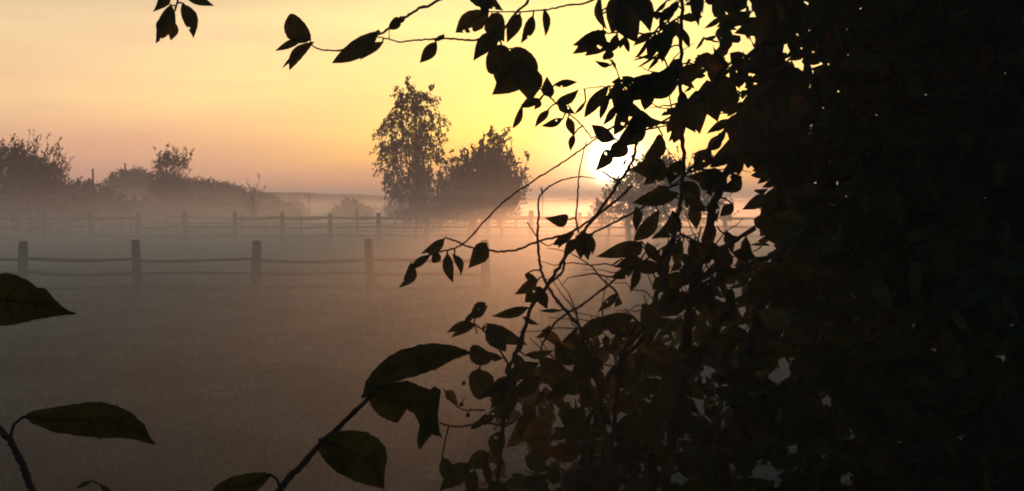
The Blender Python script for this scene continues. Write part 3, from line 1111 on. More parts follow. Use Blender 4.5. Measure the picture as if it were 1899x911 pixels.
def foliage_mass(plant, n, poly, d0, d1, size, holes, keep_near, soft=45, sizes=None, near_bias=1.0, lo=0.30, thin_box=None):
    """leaves filling a volume: hanging at random from hidden twigs; the largest in view stay single leaves"""
    xs = [p[0] for p in poly]
    ys = [p[1] for p in poly]
    out_c = []
    m = 0
    while m < n:
        k = n * 2
        px = rng.uniform(min(xs), max(xs), k)
        py = rng.uniform(min(ys), max(ys), k)
        d = d0 + (d1 - d0) * rng.random(k) ** near_bias
        ok = in_poly(px, py, poly)
        e = edge_dist(px, py, poly)
        # ragged outline: clumps reach further out than the gaps between them
        cl = 0.5 + 0.28 * np.sin(px * .045 + 1.9 * np.sin(py * .031)) + 0.22 * np.sin(py * .06 + px * .02)
        ok &= rng.random(k) < np.clip(lo + (e / soft) * (0.4 + cl), 0, 1)
        if thin_box:
            x0, x1, y1, p0, p1 = thin_box
            wz = np.clip((px - x0) / (x1 - x0), 0, 1) ** 1.2
            ok &= rng.random(k) < np.where(py > y1, p1, p0) * (1 - wz) + wz
        idx_ = np.nonzero(ok)[0][:n - m]
        out_c.append(np.stack([px[idx_], py[idx_], d[idx_]], -1))
        m += len(idx_)
    A = np.concatenate(out_c)
    inside = (A[:, 0] > 0) & (A[:, 0] < 1899) & (A[:, 1] > 0) & (A[:, 1] < 911)
    order = np.argsort(np.where(inside, A[:, 2], 99))
    A = A[order]
    cp, sp = math.cos(PITCH), math.sin(PITCH)
    u = (A[:, 0] - 949.5) / FPX
    v = (455.5 - A[:, 1]) / FPX
    yy = cp + v * sp
    kk = A[:, 2] / yy
    C = np.stack([u * kk, A[:, 2], CAM.z + (-sp + v * cp) * kk], -1)
    m = len(C)
    D = rng.standard_normal((m, 3)) * np.array([.8, .8, .5]) + np.array([-.25, 0, -.55])
    D /= np.linalg.norm(D, axis=1, keepdims=True)
    Rr = rng.standard_normal((m, 3)) + np.array([0, -.9, .9])
    Sx = np.cross(D, Rr)
    Sx /= np.linalg.norm(Sx, axis=1, keepdims=True)
    Nn = np.cross(D, Sx)
    Nn *= np.where(Nn[:, 2:] > 0, -1, 1)
    L = size * (.65 + .7 * rng.random(m))
    wd = L * rng.uniform(.22, .34, m)
    tint = rng.random(m) ** 1.5 * .8
    tint[rng.random(m) < .05] = .95
    # leave the chinks open: drop every leaf that reaches over one
    keep = np.ones(m, bool)
    for ta in (-.5, -.3, -.1, .1, .3, .5):
        for sb in (-.85, 0, .85):
            Q = C + D * (L * ta)[:, None] + Sx * (wd * sb * (1 - abs(ta) * 1.6))[:, None] - np.array(CAM)
            fw = Q[:, 1] * cp - Q[:, 2] * sp
            qx = 949.5 + FPX * Q[:, 0] / fw
            qy = 455.5 - FPX * (Q[:, 1] * sp + Q[:, 2] * cp) / fw
            for (hx, hy, rx, ry) in holes:
                keep &= ((qx - hx) / rx) ** 2 + ((qy - hy) / ry) ** 2 > 1.0
    C, D, Sx, Nn, L, wd, tint = [a[keep] for a in (C, D, Sx, Nn, L, wd, tint)]
    m = len(C)
    for i in range(keep_near):
        V, F = leaf_geometry(C[i] - D[i] * L[i] * .5, C[i] + D[i] * L[i] * .5, Sx[i] * wd[i], Nn[i], 0 if i % 3 else 1, random.uniform(-.06, .06),
                             random.uniform(.1, .35), random.uniform(-.1, .25), C[i] - D[i] * L[i] * .68 + np.array([0, 0, .004]), 0, i)
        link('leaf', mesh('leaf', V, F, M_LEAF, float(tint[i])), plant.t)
    # the rest: cheaper folded blades with 6 stations
    C, D, Sx, Nn, L, wd, tint = [a[keep_near:] for a in (C, D, Sx, Nn, L, wd, tint)]
    m = len(C)
    ts = np.array([0, .15, .38, .62, .84, 1.0])
    hw = leaf_outline(ts, 0)
    dr = rng.uniform(-.1, .3, m)[:, None]
    Vb = np.empty((m, 18, 3), np.float32)
    for i, t in enumerate(ts):
        mid = C + D * (L * (t - .5))[:, None] - Nn * dr * (L * (t - .5) ** 2 * 2)[:, None]
        side = Sx * (wd * hw[i])[:, None]
        up = Nn * (wd * hw[i] * .25)[:, None]
        Vb[:, i * 3] = mid - side + up
        Vb[:, i * 3 + 1] = mid
        Vb[:, i * 3 + 2] = mid + side + up
    fl = []
    for i in range(5):
        fl += [(i * 3, i * 3 + 1, i * 3 + 4, i * 3 + 3), (i * 3 + 1, i * 3 + 2, i * 3 + 5, i * 3 + 4)]
    fl = np.array(fl)
    Fb = ((np.arange(m) * 18)[:, None, None] + fl[None]).reshape(-1, 4)
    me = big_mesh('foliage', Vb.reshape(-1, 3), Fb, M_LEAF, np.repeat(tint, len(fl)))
    link('foliage', me, plant.t, 'stuff')


# ================================================================== the overhanging tree (upper right)
A = Plant('overhanging_tree', 'tall leafy tree overhead whose drooping twigs cross the sun and the yellow sky', 'tree', (1.35, 2.7, 0))
A.branch([(1700, 1100, 3.0), (1600, 700, 2.9), (1500, 420, 2.7), (1440, 150, 2.6), (1400, -150, 2.5), (1380, -500, 2.5)], 70, 40, 'trunk')
b_ = Bag()
b_.tube([P(1700, 1100, 3.0), (1.35, 3.05, .8), (1.4, 3.1, -.1)], [.052, .065, .10], 10)
b_.build('trunk_base', M_BARK, A.t)
A.branch([(1400, -150, 2.5), (1150, -190, 2.3), (900, -150, 2.1), (600, -110, 2.0), (330, -60, 1.95)], 22, 6)
A.branch([(330, -60, 1.95), (331, -20, 1.95), (328, 8, 1.95), (321, 28, 1.95), (319, 50, 1.95)], 5, 2.2, 'twig')
A.branch([(900, -150, 2.1), (860, -40, 2.1), (815, 0, 2.05), (770, 20, 2.05), (745, 38, 2.05), (715, 57, 2.05), (690, 70, 2.05), (655, 84, 2.05), (630, 93, 2.05), (600, 93, 2.05), (581, 86, 2.05), (575, 74, 2.05)], 6, 2.2, 'twig')
A.branch([(690, 66, 2.05), (718, 72, 2.05), (742, 78, 2.07), (765, 75, 2.1), (800, 73, 2.1), (840, 72, 2.1), (882, 74, 2.1), (925, 62, 2.1), (960, 20, 2.1), (985, -10, 2.1), (1040, -170, 2.2)], 2.2, 5, 'twig')
A.branch([(722, 72, 2.06), (722, 56, 2.06), (728, 50, 2.06)], 1.6, 1.4, 'twig')
A.branch([(1160, -60, 2.2), (1100, 0, 2.15), (1050, 10, 2.1), (1020, 17, 2.1), (985, 21, 2.1), (945, 22, 2.1), (905, 20, 2.1), (880, 5, 2.1)], 4, 1.8, 'twig')
A.branch([(905, 18, 2.1), (905, 35, 2.1), (925, 60, 2.1), (930, 85, 2.1), (945, 112, 2.08), (975, 140, 2.05), (1003, 165, 2.05), (1020, 180, 2.05), (1040, 200, 2.05), (1060, 215, 2.05),
          (1082, 236, 2.05), (1098, 258, 2.05)], 4, 2.4, 'twig')
A.branch([(1098, 256, 2.05), (1130, 240, 2.05), (1180, 210, 2.1), (1240, 225, 2.15), (1330, 150, 2.3), (1440, 60, 2.55)], 2.4, 9, 'twig')
A.branch([(1265, -60, 1.9), (1264, 60, 1.88), (1262, 150, 1.86), (1263, 230, 1.85), (1268, 300, 1.84), (1264, 350, 1.82), (1257, 400, 1.8), (1245, 455, 1.78), (1232, 510, 1.76),
          (1212, 560, 1.75), (1190, 615, 1.75), (1150, 680, 1.75), (1120, 1000, 1.8)], 7, 9)
b_ = Bag()
b_.tube([P(1120, 1000, 1.8), (.17, 1.85, .7), (.2, 1.9, -.1)], [.004, .008, .012], 7)
b_.build('stem_base', M_BARK, A.t)
A.branch([(1150, 175, 2.0), (1148, 145, 2.0), (1140, 122, 2.0), (1132, 112, 2.0), (1128, 96, 2.0), (1126, 80, 2.0)], 2.6, 1.8, 'twig')
A.branch([(1262, 120, 1.86), (1215, 138, 1.9), (1180, 146, 1.95), (1150, 156, 2.0), (1130, 160, 2.0), (1105, 162, 2.02), (1080, 165, 2.04)], 4, 1.4, 'twig')
A.branch([(1262, 30, 1.86), (1215, 60, 1.9), (1180, 62, 1.95), (1150, 60, 2.0), (1122, 60, 2.0), (1118, 35, 2.0), (1108, 0, 2.0)], 4, 2, 'twig')
A.branch([(1262, 200, 1.86), (1235, 222, 1.88), (1190, 245, 1.9), (1165, 262, 1.9), (1145, 275, 1.9), (1132, 290, 1.9)], 4, 2, 'twig')
A.branch([(1440, 170, 2.55), (1390, 190, 2.2), (1340, 245, 2.0), (1300, 290, 1.95), (1265, 330, 1.9), (1240, 350, 1.9)], 7, 3, 'twig')
A.branch([(1420, 240, 2.5), (1370, 275, 2.2), (1320, 302, 2.1), (1290, 315, 2.0), (1240, 330, 1.95)], 6, 2.5, 'twig')

LA = [  # base x, y, tip x, y, width, kind
    (318, 10, 289, 83, 30, 0), (310, 30, 290, 60, 20, 0), (321, 40, 317, 77, 20, 0), (341, 7, 362, 72, 28, 0), (346, -4, 398, 13, 18, 0), (304, -22, 289, 22, 24, 0),
    (572, 74, 529, 31, 44, 1), (563, 69, 506, 95, 15, 0), (577, 77, 532, 130, 22, 2), (566, 88, 522, 126, 8, 2),
    (702, 56, 614, 116, 34, 2), (709, 79, 666, 113, 17, 0), (741, 33, 723, 54, 20, 1), (749, 31, 738, 45, 12, 0), (809, 80, 778, 119, 24, 0), (822, 66, 803, 77, 9, 0),
    (868, -12, 934, 20, 34, 0), (905, -20, 895, 30, 26, 0), (905, 24, 843, 64, 42, 0), (912, 26, 936, 78, 42, 0), (925, 56, 877, 112, 34, 0), (964, 26, 940, 80, 27, 0),
    (989, 30, 966, 82, 21, 0), (1012, 19, 1014, 70, 15, 0), (940, 88, 903, 134, 44, 1), (948, 90, 996, 134, 46, 1), (972, 114, 913, 180, 50, 0), (976, 118, 984, 190, 54, 0),
    (962, 130, 1006, 166, 40, 0), (950, 112, 920, 165, 36, 0), (1020, 182, 1013, 142, 24, 0), (1029, 158, 1073, 153, 15, 0), (1033, 192, 1075, 167, 20, 0), (1034, 190, 1066, 212, 20, 0),
    (1003, 184, 966, 200, 16, 2), (968, 196, 950, 240, 13, 2), (1001, 184, 991, 204, 13, 0), (1017, 203, 991, 236, 15, 0), (1044, 220, 1003, 234, 15, 0), (1053, 218, 1065, 254, 17, 0),
    (1064, 250, 1058, 281, 13, 0), (1129, 158, 1083, 218, 24, 2), (1086, 188, 1065, 212, 7, 2), (1131, 172, 1112, 222, 14, 2), (1143, 198, 1119, 234, 15, 0),
    (1124, 58, 1061, 84, 28, 0), (1112, 60, 1062, 105, 26, 0), (1121, 60, 1088, 107, 34, 0), (1107, -8, 1118, 54, 16, 2), (1150, 8, 1182, 82, 48, 0), (1164, -10, 1127, 62, 50, 0),
    (1160, 0, 1208, 44, 44, 0), (1140, 20, 1155, 66, 40, 0), (1180, -12, 1140, 30, 46, 0), (1190, -10, 1208, 60, 34, 0), (1126, 78, 1130, 97, 20, 1), (1127, 94, 1128, 111, 23, 1),
    (1136, 112, 1143, 128, 6, 2), (1236, 2, 1214, 23, 8, 2), (1252, 10, 1222, 60, 22, 0), (1258, 40, 1216, 100, 26, 0), (1235, 60, 1205, 86, 20, 2), (1244, 60, 1228, 118, 26, 0),
    (1218, 140, 1149, 158, 16, 0), (1216, 142, 1178, 190, 38, 0), (1240, 140, 1198, 178, 40, 0), (1148, 160, 1150, 208, 28, 1), (1160, 165, 1170, 215, 22, 0), (1158, 200, 1136, 255, 26, 0),
    (1206, 160, 1196, 205, 26, 2), (1150, 190, 1200, 215, 26, 0), (1180, 208, 1222, 236, 26, 0), (1142, 258, 1097, 231, 28, 0), (1195, 226, 1138, 272, 38, 0), (1190, 212, 1165, 262, 30, 0),
    (1160, 262, 1128, 294, 34, 0), (1136, 278, 1109, 318, 26, 0), (1229, 252, 1200, 296, 30, 1), (1262, 200, 1225, 215, 12, 2), (1262, 180, 1285, 250, 40, 0), (1290, 170, 1297, 252, 42, 0),
    (1310, 150, 1330, 228, 50, 0), (1330, 140, 1362, 215, 48, 0), (1250, 235, 1240, 265, 8, 2), (1272, 225, 1260, 262, 9, 2), (1262, 110, 1236, 142, 26, 0), (1290, 120, 1256, 160, 34, 0),
    (1230, 300, 1170, 318, 42, 0), (1228, 296, 1198, 345, 40, 0), (1262, 300, 1240, 345, 26, 0), (1296, 292, 1286, 310, 8, 0), (1375, 210, 1352, 262, 34, 0), (1206, 66, 1176, 112, 8, 2),
    (1240, 90, 1200, 132, 9, 2), (1226, 100, 1182, 128, 5, 2), (1222, 92, 1172, 112, 5, 2), (1230, 108, 1176, 104, 5, 2),
]
for l in LA:
    A.leaf(*l)
def sprinkle(plant, n, box, rnd, lmin=26, lmax=56):
    """smaller leaves on the existing twigs inside a pixel region, hanging away from the twig"""
    cand = [s for s in plant.samples if box[0] < s[0] < box[2] and box[1] < s[1] < box[3]]
    for _ in range(n):
        s = rnd.choice(cand)
        L = rnd.uniform(lmin, lmax)
        a = rnd.gauss(math.pi / 2 + .35, .75)
        off = rnd.uniform(3, 9)
        bx, by = s[0] + math.cos(a) * off, s[1] + math.sin(a) * off
        plant.leaf(bx, by, bx + math.cos(a) * L, by + math.sin(a) * L, L * rnd.uniform(.32, .5), rnd.choice((0, 0, 2)), d=s[2])


sprinkle(A, 36, (1140, -20, 1400, 215), random.Random(31))
sprinkle(A, 16, (1300, 200, 1420, 330), random.Random(32))
sprinkle(A, 20, (1370, 200, 1560, 470), random.Random(35), 40, 70)
A.side_twigs(16, (1190, 40, 1480, 480), random.Random(22))
polyA = [(1268, -20), (1262, 40), (1240, 100), (1245, 140), (1215, 160), (1235, 178), (1290, 175), (1290, 205), (1350, 205), (1378, 230), (1392, 330), (1410, 440), (1500, 520), (1899, 560),
         (2150, 580), (2150, -260), (1262, -260)]
hr = random.Random(5)
holesA = [(1480, 120, 5, 10), (1375, 85, 4, 14), (1310, 35, 8, 7), (1297, 60, 8, 6), (1360, 90, 6, 4), (1420, 108, 3, 3), (1306, 88, 9, 5), (1270, 75, 8, 10), (1443, 95, 3, 3), (1254, 105, 8, 12),
          (1240, 185, 14, 14), (1300, 165, 10, 16), (1296, 178, 5, 5)]
for _ in range(17):
    a_, b_ = hr.random(), hr.random()
    holesA.append((1270 + 240 * a_ ** 1.2, 5 + 185 * b_, hr.uniform(1.5, 4), hr.uniform(1.5, 5)))
foliage_mass(A, 14500, polyA, 1.9, 3.5, 0.054, holesA, 120, soft=26, near_bias=.75, lo=.25, thin_box=(1400, 1640, 200, .26, .50))

# ================================================================== the dense shrub (lower right)
B = Plant('broadleaf_shrub', 'dense dark broad leaved shrub filling the lower corner, stems leaning inwards', 'shrub', (0.95, 2.2, 0))
B.branch([(1300, 1250, 2.3), (1340, 900, 2.2), (1375, 720, 2.1), (1400, 600, 2.05), (1432, 520, 2.0), (1475, 400, 2.0), (1530, 260, 2.0)], 26, 14)
B.branch([(1200, 1250, 2.1), (1250, 800, 2.0), (1275, 600, 1.95), (1298, 500, 1.95), (1318, 405, 1.95), (1345, 325, 1.95), (1372, 262, 1.98), (1392, 215, 2.0)], 18, 13)
B.branch([(1050, 1250, 2.0), (1110, 760, 1.95), (1180, 640, 1.9), (1240, 560, 1.88), (1300, 490, 1.85), (1400, 420, 1.9)], 12, 5)
B.branch([(900, 1250, 1.9), (930, 800, 1.8), (945, 690, 1.75), (962, 640, 1.75), (985, 575, 1.75), (1008, 540, 1.75), (1040, 490, 1.75), (1068, 445, 1.75), (1105, 400, 1.75), (1150, 335, 1.75), (1172, 300, 1.75), (1182, 262, 1.75)], 8, 5)
B.branch([(1172, 345, 1.78), (1135, 378, 1.78), (1095, 408, 1.78), (1050, 435, 1.78), (1000, 447, 1.78), (960, 463, 1.78), (925, 467, 1.78), (903, 463, 1.78), (870, 458, 1.78), (847, 448, 1.78), (827, 441, 1.78)], 5, 3.2, 'twig')
B.branch([(1152, 340, 1.76), (1135, 330, 1.76), (1116, 318, 1.76)], 5, 3, 'twig')
B.branch([(1098, 262, 1.85), (1068, 285, 1.83), (1030, 310, 1.82), (985, 338, 1.8), (945, 366, 1.8), (905, 403, 1.8), (870, 442, 1.8), (845, 460, 1.8), (808, 468, 1.8), (795, 474, 1.8), (768, 494, 1.8)], 3, 3.4, 'twig')
B.branch([(1098, 262, 1.85), (1140, 235, 1.87), (1200, 240, 1.9), (1262, 225, 1.86)], 3, 3, 'twig')
B.branch([(1075, 606, 1.7), (1040, 565, 1.7), (1010, 520, 1.7), (1000, 480, 1.7), (997, 435, 1.7), (999, 395, 1.7), (998, 374, 1.7), (1008, 355, 1.7), (1035, 337, 1.7), (1065, 329, 1.7), (1085, 328, 1.7), (1105, 332, 1.7)], 6, 1.6, 'twig')
B.branch([(1005, 356, 1.7), (1003, 348, 1.7)], 3, 2, 'twig')
B.branch([(996, 440, 1.7), (985, 424, 1.7), (978, 412, 1.7)], 2.5, 2.2, 'twig')
B.branch([(1000, 446, 1.7), (1015, 456, 1.7), (1025, 452, 1.7)], 2.5, 1.8, 'twig')
B.branch([(1130, 900, 1.7), (1110, 700, 1.7), (1090, 630, 1.7), (1075, 606, 1.7)], 8, 6)
B.branch([(1088, 262, 1.83), (1080, 290, 1.82), (1073, 330, 1.81), (1071, 370, 1.8), (1068, 400, 1.8), (1072, 432, 1.78)], 1.8, 4, 'twig')
B.branch([(1068, 440, 1.75), (1100, 432, 1.77), (1140, 412, 1.8), (1178, 392, 1.82), (1215, 372, 1.84)], 3.5, 4.5, 'twig')
B.branch([(1085, 435, 1.76), (1090, 442, 1.76), (1096, 448, 1.76)], 3, 2, 'twig')
B.branch([(1045, 478, 1.75), (1045, 500, 1.75), (1030, 518, 1.75), (1012, 530, 1.75)], 4.5, 5, 'twig')
B.branch([(1262, 435, 1.8), (1215, 470, 1.8), (1150, 512, 1.8), (1090, 558, 1.8), (1040, 590, 1.8), (1018, 616, 1.8), (1005, 640, 1.8)], 4.5, 4, 'twig')
B.branch([(1400, 425, 1.95), (1330, 460, 1.9), (1262, 435, 1.8)], 7, 4.5, 'twig')
B.branch([(1440, 470, 2.0), (1370, 500, 1.95), (1300, 530, 1.9), (1240, 570, 1.85), (1190, 600, 1.8), (1150, 625, 1.8)], 9, 6)
B.branch([(1345, 560, 1.9), (1330, 620, 1.9), (1300, 660, 1.9)], 6, 8)
B.branch([(1300, 420, 1.95), (1290, 470, 1.93), (1296, 530, 1.93)], 3, 4, 'twig')
B.branch([(1330, 420, 1.95), (1352, 452, 1.94), (1330, 490, 1.93), (1312, 540, 1.93)], 3, 4, 'twig')
B.branch([(885, 620, 1.75), (880, 600, 1.75), (885, 572, 1.75)], 2.5, 2.5, 'twig')
B.branch([(945, 680, 1.75), (920, 640, 1.75), (900, 618, 1.75), (886, 605, 1.75), (870, 598, 1.75)], 4, 3, 'twig')
B.branch([(900, 760, 1.75), (860, 760, 1.75), (835, 742, 1.75), (822, 720, 1.75)], 3, 2, 'twig')
B.branch([(940, 790, 1.78), (895, 785, 1.76), (850, 792, 1.76), (815, 785, 1.76)], 5, 3, 'twig')
B.branch([(900, 690, 1.78), (892, 712, 1.78), (888, 660, 1.78), (875, 648, 1.78)], 3, 3, 'twig')
b_ = Bag()
for (sx, sy, gx_) in ((1300, 2.3, .55), (1200, 2.1, .5), (1050, 2.0, .45), (900, 1.9, .4)):
    p_ = P(sx, 1250, sy)
    b_.tube([p_, (p_.x * .6 + gx_ * .4, sy + .05, p_.z * .5), (gx_, sy + .1, -.1)], [.012, .017, .024], 8)
b_.build('stem_base', M_BARK, B.t)

LB = [
    (824, 443, 780, 470, 20, 0), (808, 467, 806, 489, 19, 1), (798, 473, 762, 500, 16, 2), (767, 490, 743, 538, 22, 0), (829, 471, 840, 527, 21, 0), (843, 472, 858, 512, 15, 0),
    (903, 451, 870, 498, 34, 0), (1058, 407, 1013, 407, 25, 0), (1061, 434, 1021, 456, 18, 0), (1045, 445, 1035, 460, 8, 2), (1068, 443, 1045, 476, 20, 0), (1072, 437, 1079, 482, 24, 0),
    (1085, 431, 1091, 484, 26, 0), (1098, 437, 1101, 476, 11, 0), (1186, 454, 1107, 482, 28, 0), (1190, 448, 1154, 479, 28, 0), (1153, 480, 1134, 493, 4, 2), (1223, 396, 1178, 452, 30, 2),
    (1256, 392, 1224, 440, 44, 1), (1237, 434, 1205, 444, 11, 0), (1257, 362, 1169, 380, 42, 0), (1240, 350, 1200, 372, 30, 0), (1180, 384, 1174, 414, 12, 0), (1226, 498, 1162, 499, 27, 0),
    (1259, 478, 1244, 506, 16, 0), (1272, 515, 1220, 526, 32, 0), (1265, 454, 1224, 476, 16, 0), (1200, 450, 1222, 490, 22, 0), (1345, 325, 1276, 330, 32, 0), (1280, 452, 1327, 480, 36, 1),
    (1290, 380, 1292, 425, 26, 0), (1270, 370, 1310, 392, 30, 0), (1262, 340, 1300, 375, 36, 0), (1320, 370, 1330, 412, 24, 0), (1376, 330, 1340, 360, 26, 0), (1360, 380, 1335, 402, 22, 0),
    (998, 518, 954, 546, 22, 0), (974, 509, 1000, 522, 14, 0), (999, 533, 970, 562, 26, 0), (999, 536, 1015, 574, 24, 0), (1038, 577, 999, 578, 8, 0), (979, 572, 911, 588, 20, 0),
    (970, 588, 1001, 603, 10, 0), (902, 601, 979, 641, 30, 0), (905, 604, 938, 656, 38, 0), (872, 597, 827, 618, 16, 0), (880, 602, 835, 627, 16, 0), (900, 562, 872, 584, 20, 0), (878, 590, 905, 565, 14, 0),
    (872, 645, 912, 668, 48, 1), (886, 684, 892, 740, 50, 1), (1007, 612, 1046, 650, 20, 0), (826, 725, 849, 751, 19, 0), (860, 598, 884, 576, 12, 0),
    (1146, 545, 1108, 580, 16, 0), (1148, 552, 1140, 570, 14, 0), (1215, 515, 1240, 545, 30, 0), (1175, 590, 1090, 600, 40, 0), (1130, 590, 1060, 640, 44, 0), (1190, 600, 1130, 640, 50, 0),
    (1280, 545, 1205, 590, 54, 0), (1310, 530, 1260, 575, 46, 0), (1310, 560, 1390, 600, 60, 0), (1330, 500, 1385, 520, 34, 0), (1400, 500, 1440, 550, 50, 0), (1360, 470, 1405, 480, 26, 0),
    (1000, 668, 1055, 690, 32, 0), (975, 660, 1030, 650, 16, 0), (1030, 640, 1080, 680, 44, 0), (945, 690, 1000, 672, 34, 0), (950, 700, 910, 740, 36, 0), (1000, 700, 940, 740, 44, 0),
    (960, 740, 905, 765, 24, 0), (920, 770, 880, 790, 18, 0), (900, 780, 872, 796, 12, 2), (990, 760, 940, 830, 60, 0), (930, 800, 915, 850, 44, 0), (870, 860, 815, 911, 40, 0),
    (1050, 700, 1010, 740, 44, 0), (1100, 660, 1060, 700, 50, 0), (820, 850, 850, 900, 30, 0), (905, 840, 860, 870, 34, 0), (1262, 470, 1290, 500, 20, 0), (1348, 430, 1360, 470, 20, 0),
]
for i, l in enumerate(LB):
    l = l[:4] + (l[4] if l[4] < 40 or l[2] < 905 else l[4] * .74,) + l[5:]
    B.leaf(*l, tint=.9 if l[0] in (1007, 826) else None)
sprinkle(B, 30, (1180, 330, 1420, 560), random.Random(33))
sprinkle(B, 34, (930, 600, 1420, 800), random.Random(34))
B.side_twigs(64, (1080, 470, 1500, 905), random.Random(21))
polyB = [(1410, 420), (1392, 470), (1330, 520), (1250, 560), (1160, 590), (1090, 615), (1045, 650), (985, 680), (930, 715), (905, 770), (915, 830), (870, 880), (820, 930), (760, 1200),
         (2300, 1300), (2300, 420)]
holesB = [(1558, 588, 26, 22), (1520, 600, 14, 10), (1442, 690, 26, 28), (1262, 625, 16, 10), (1110, 700, 14, 12), (1132, 775, 18, 22), (1260, 880, 18, 14), (1415, 872, 22, 20), (1310, 690, 12, 10),
          (1345, 600, 12, 16), (1395, 620, 16, 20), (1065, 850, 12, 12), (960, 860, 26, 18), (1060, 745, 8, 14), (1245, 810, 8, 8), (1530, 745, 12, 10), (1350, 905, 18, 12), (1560, 890, 14, 18),
          (1190, 725, 8, 8), (1470, 830, 10, 8), (1290, 750, 8, 8)]
hb = []
for (hx, hy, rx, ry) in holesB:
    if rx > 13 or ry > 13:
        for _ in range(4):
            hb.append((hx + hr.uniform(-.6, .6) * rx, hy + hr.uniform(-.6, .6) * ry, rx * hr.uniform(.1, .34), ry * hr.uniform(.12, .38)))
    else:
        hb.append((hx, hy, rx * .5, ry * .5))
holesB = hb
foliage_mass(B, 9800, polyB, 1.6, 3.2, 0.056, holesB, 140, soft=80, near_bias=.7, lo=.12, thin_box=(980, 1560, 0, .46, .46))
for (bx_, by_) in ((860, 711), (856, 750), (868, 770)):
    p_ = P(bx_, by_, 1.76)
    bb = Bag()
    n1 = []
    for i in range(7):
        a_ = math.pi * i / 6
        n1.append((p_.x, p_.y, p_.z + .0036 * math.cos(a_)))
    bb.tube(n1, [max(.0002, .0036 * math.sin(math.pi * i / 6)) for i in range(7)], 8)
    bb.tube([n1[0], (p_.x + .006, p_.y, p_.z + .012), B.nearest(bx_, by_)[3]], [.0005, .0005, .0006], 4)
    bb.build('berry', M_BERRY, B.t)

# ================================================================== close saplings
C1 = Plant('sapling', 'slanting stem with one long, one torn and one large round leaf', 'sapling', (-0.12, .62, 0))
C1.branch([(360, 1250, .78), (450, 1000, .8), (518, 908, .82), (560, 862, .82), (600, 818, .82), (640, 782, .82), (684, 738, .82)], 15, 8, 'stem', wig=.5)
C1.branch([(520, 905, .82), (512, 888, .82), (498, 880, .82)], 6, 4, 'stalk', wig=.3)
b_ = Bag()
p_ = P(360, 1250, .78)
b_.tube([p_, (p_.x + .02, .8, .9), (p_.x + .05, .85, -.1)], [.003, .006, .01], 8)
b_.build('stem_base', M_BARK, C1.t)
C1.leaf_poly([(672, 736), (676, 712), (690, 690), (710, 668), (740, 650), (775, 640), (805, 636), (835, 640), (858, 646), (876, 656), (862, 660), (842, 666), (815, 682), (785, 694), (755, 702), (720, 714),
              (695, 728), (684, 740)], (676, 738), (874, 655), .82, .90, tint=.12)
C1.leaf_poly([(682, 738), (700, 715), (755, 706), (790, 720), (806, 726), (804, 716), (818, 722), (816, 740), (812, 770), (814, 792), (820, 812), (800, 806), (776, 838), (773, 812), (779, 790), (773, 776),
              (768, 768), (745, 754), (741, 786), (720, 780), (705, 772), (690, 757)], (682, 736), (815, 800), .825, .80, tint=.2, stations=40, label='torn leaf with ragged edges')
C1.leaf_poly([(592, 815), (604, 806), (628, 800), (655, 798), (682, 802), (702, 814), (716, 832), (719, 852), (713, 875), (713, 911), (708, 906), (688, 902), (655, 892), (625, 876), (604, 858),
              (592, 840), (588, 826)], (590, 818), (712, 911), .82, .86, tint=.22, arch=.03, label='large rounded leaf')
C1.leaf_poly([(388, 915), (405, 897), (430, 884), (460, 877), (490, 875), (503, 880), (495, 893), (480, 908), (465, 920), (420, 926)], (500, 880), (386, 922), .82, .86, tint=.2)
C2 = Plant('sapling', 'dark shoot at the corner carrying one long pointed leaf', 'sapling', (-0.36, .7, 0))
C2.branch([(150, 1250, .72), (100, 1010, .74), (62, 911, .75), (42, 862, .75), (22, 822, .75), (2, 798, .75), (-30, 740, .76), (-60, 640, .77)], 16, 9, 'stem', wig=.5)
C2.branch([(21, 818, .75), (21, 803, .75), (27, 787, .75), (44, 773, .75)], 6, 5, 'stalk', wig=.3)
C2.leaf_poly([(42, 774), (58, 763), (92, 757), (130, 751), (165, 746), (190, 745), (215, 751), (238, 762), (256, 775), (268, 787), (273, 800), (278, 810), (291, 824), (270, 822), (258, 819), (245, 814),
              (215, 813), (180, 813), (140, 808), (105, 803), (80, 795), (58, 784)], (44, 773), (290, 824), .75, .80, tint=.15)
b_ = Bag()
p_ = P(150, 1250, .72)
b_.tube([p_, (p_.x - .02, .76, .9), (p_.x - .04, .8, -.1)], [.003, .006, .01], 8)
b_.build('stem_base', M_BARK, C2.t)
C3 = Plant('sapling', 'shoot beyond the edge whose single notched leaf pokes in before the first fence post', 'sapling', (-0.42, .74, 0))
C3.branch([(-150, 1250, .78), (-130, 800, .78), (-100, 650, .78), (-70, 570, .78), (-50, 556, .78)], 14, 6, 'stem', wig=.5)
C3.leaf_poly([(-60, 556), (-40, 525), (-10, 509), (12, 506), (28, 509), (50, 519), (70, 535), (76, 531), (88, 538), (102, 555), (115, 568), (126, 576), (143, 582), (118, 586), (90, 589), (55, 596),
              (25, 604), (-10, 604), (-45, 580)], (-58, 556), (142, 582), .78, .74, tint=.15)
b_ = Bag()
p_ = P(-150, 1250, .78)
b_.tube([p_, (p_.x - .02, .8, .9), (p_.x - .03, .85, -.1)], [.003, .006, .01], 8)
b_.build('stem_base', M_BARK, C3.t)
C4 = Plant('weed_stem', 'small weed with narrow leaves at the bottom edge beside the long pointed leaf', 'weed', (-0.3, 1.0, 0))
C4.branch([(230, 1250, 1.05), (225, 980, 1.02), (206, 915, 1.0), (186, 900, 1.0), (170, 892, 1.0)], 6, 3, 'stem', wig=.4)
C4.branch([(225, 980, 1.02), (270, 940, 1.02), (312, 915, 1.02)], 4, 3, 'stalk', wig=.4)
C4.leaf(170, 893, 140, 908, 10, 0, attach=True)
C4.leaf(186, 900, 200, 914, 7, 0, attach=True)
C4.leaf(312, 914, 376, 912, 15, 0, attach=True)
b_ = Bag()
p_ = P(230, 1250, 1.05)
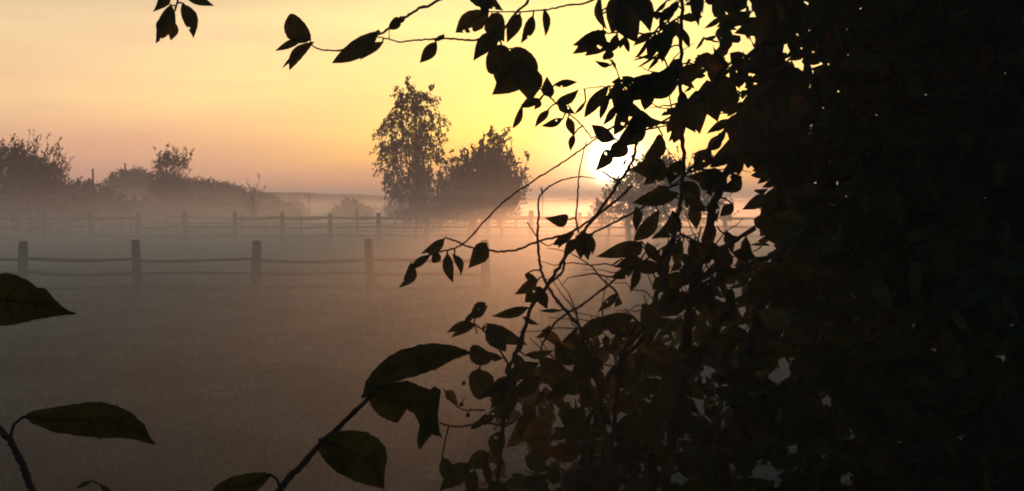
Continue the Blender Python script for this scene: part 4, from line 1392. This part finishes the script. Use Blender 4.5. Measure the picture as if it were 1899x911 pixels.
b_.tube([p_, (p_.x, 1.07, .8), (p_.x + .02, 1.1, -.1)], [.0018, .003, .005], 7)
b_.build('stem_base', M_BARK, C4.t)

# ------------------------------------------------------------------ haze and ground mist


def air(name, x0, x1, y0, y1, z0, z1, dens, color, aniso, label=None):
    m, nt = material(name + '_air')
    pv = N(nt, 'ShaderNodeVolumePrincipled')
    pv.inputs['Color'].default_value = (*color, 1)
    pv.inputs['Density'].default_value = dens
    pv.inputs['Anisotropy'].default_value = aniso
    out = N(nt, 'ShaderNodeOutputMaterial')
    nt.links.new(pv.outputs[0], out.inputs['Volume'])
    V = [(x, y, z) for z in (z0, z1) for y in (y0, y1) for x in (x0, x1)]
    F = [(0, 2, 3, 1), (4, 5, 7, 6), (0, 1, 5, 4), (2, 6, 7, 3), (0, 4, 6, 2), (1, 3, 7, 5)]
    o = link(name, mesh(name, V, F, m, smooth=False), kind='stuff')
    if label:
        o['label'] = label
        o['category'] = name.replace('_', ' ')
    return o


HAZE_C = (.70, .89, .98)
air('haze', -920, 920, -40, 1560, -1.0, 10.0, 0.0012, HAZE_C, 0.35, 'thin dawn haze filling the whole meadow up to the tree tops')
# the mist lies in thinning sheets: total density wanted at a height, turned into nested boxes that add up to it
PROF = ([0, .5, 1, 1.5, 2, 2.5, 3, 4, 5, 6], [.026, .0250, .0220, .0150, .0085, .0055, .0038, .0024, .0016, .0012])
TOPS = [(.5, 'lowest and thickest sheet of ground mist on the grass'), (.9, 'mist sheet around the lower fence rails'), (1.25, 'mist sheet up to the tops of the fence posts'),
        (1.55, 'mist sheet just above the fence posts'), (1.8, 'mist sheet a forearm above the fence posts'), (2.0, 'mist sheet at the height of the near saplings'),
        (2.2, 'mist sheet at the height of the lowest leafy twigs'), (2.45, 'thin mist sheet at the foot of the tree crowns'), (2.8, 'thin mist sheet around the lower tree crowns'),
        (3.3, 'thinner mist sheet around the middle of the tree crowns'), (4.0, 'very thin mist sheet around the upper tree crowns'), (5.2, 'last faint sheet of mist near the tree tops')]
mids = [0.2] + [(TOPS[i][0] + TOPS[i + 1][0]) / 2 for i in range(len(TOPS) - 1)] + [7]
dens = [float(np.interp(z, *PROF)) for z in mids]

for i, (zt, lb) in enumerate(TOPS):
    air('ground_mist', -915 + i, 915 - i, -38 + i * .8, 1555 - i, -0.98 + i * .03, zt, dens[i] - dens[i + 1], HAZE_C, .87 if zt < 2 else (.6 if zt < 2.5 else .35), lb)
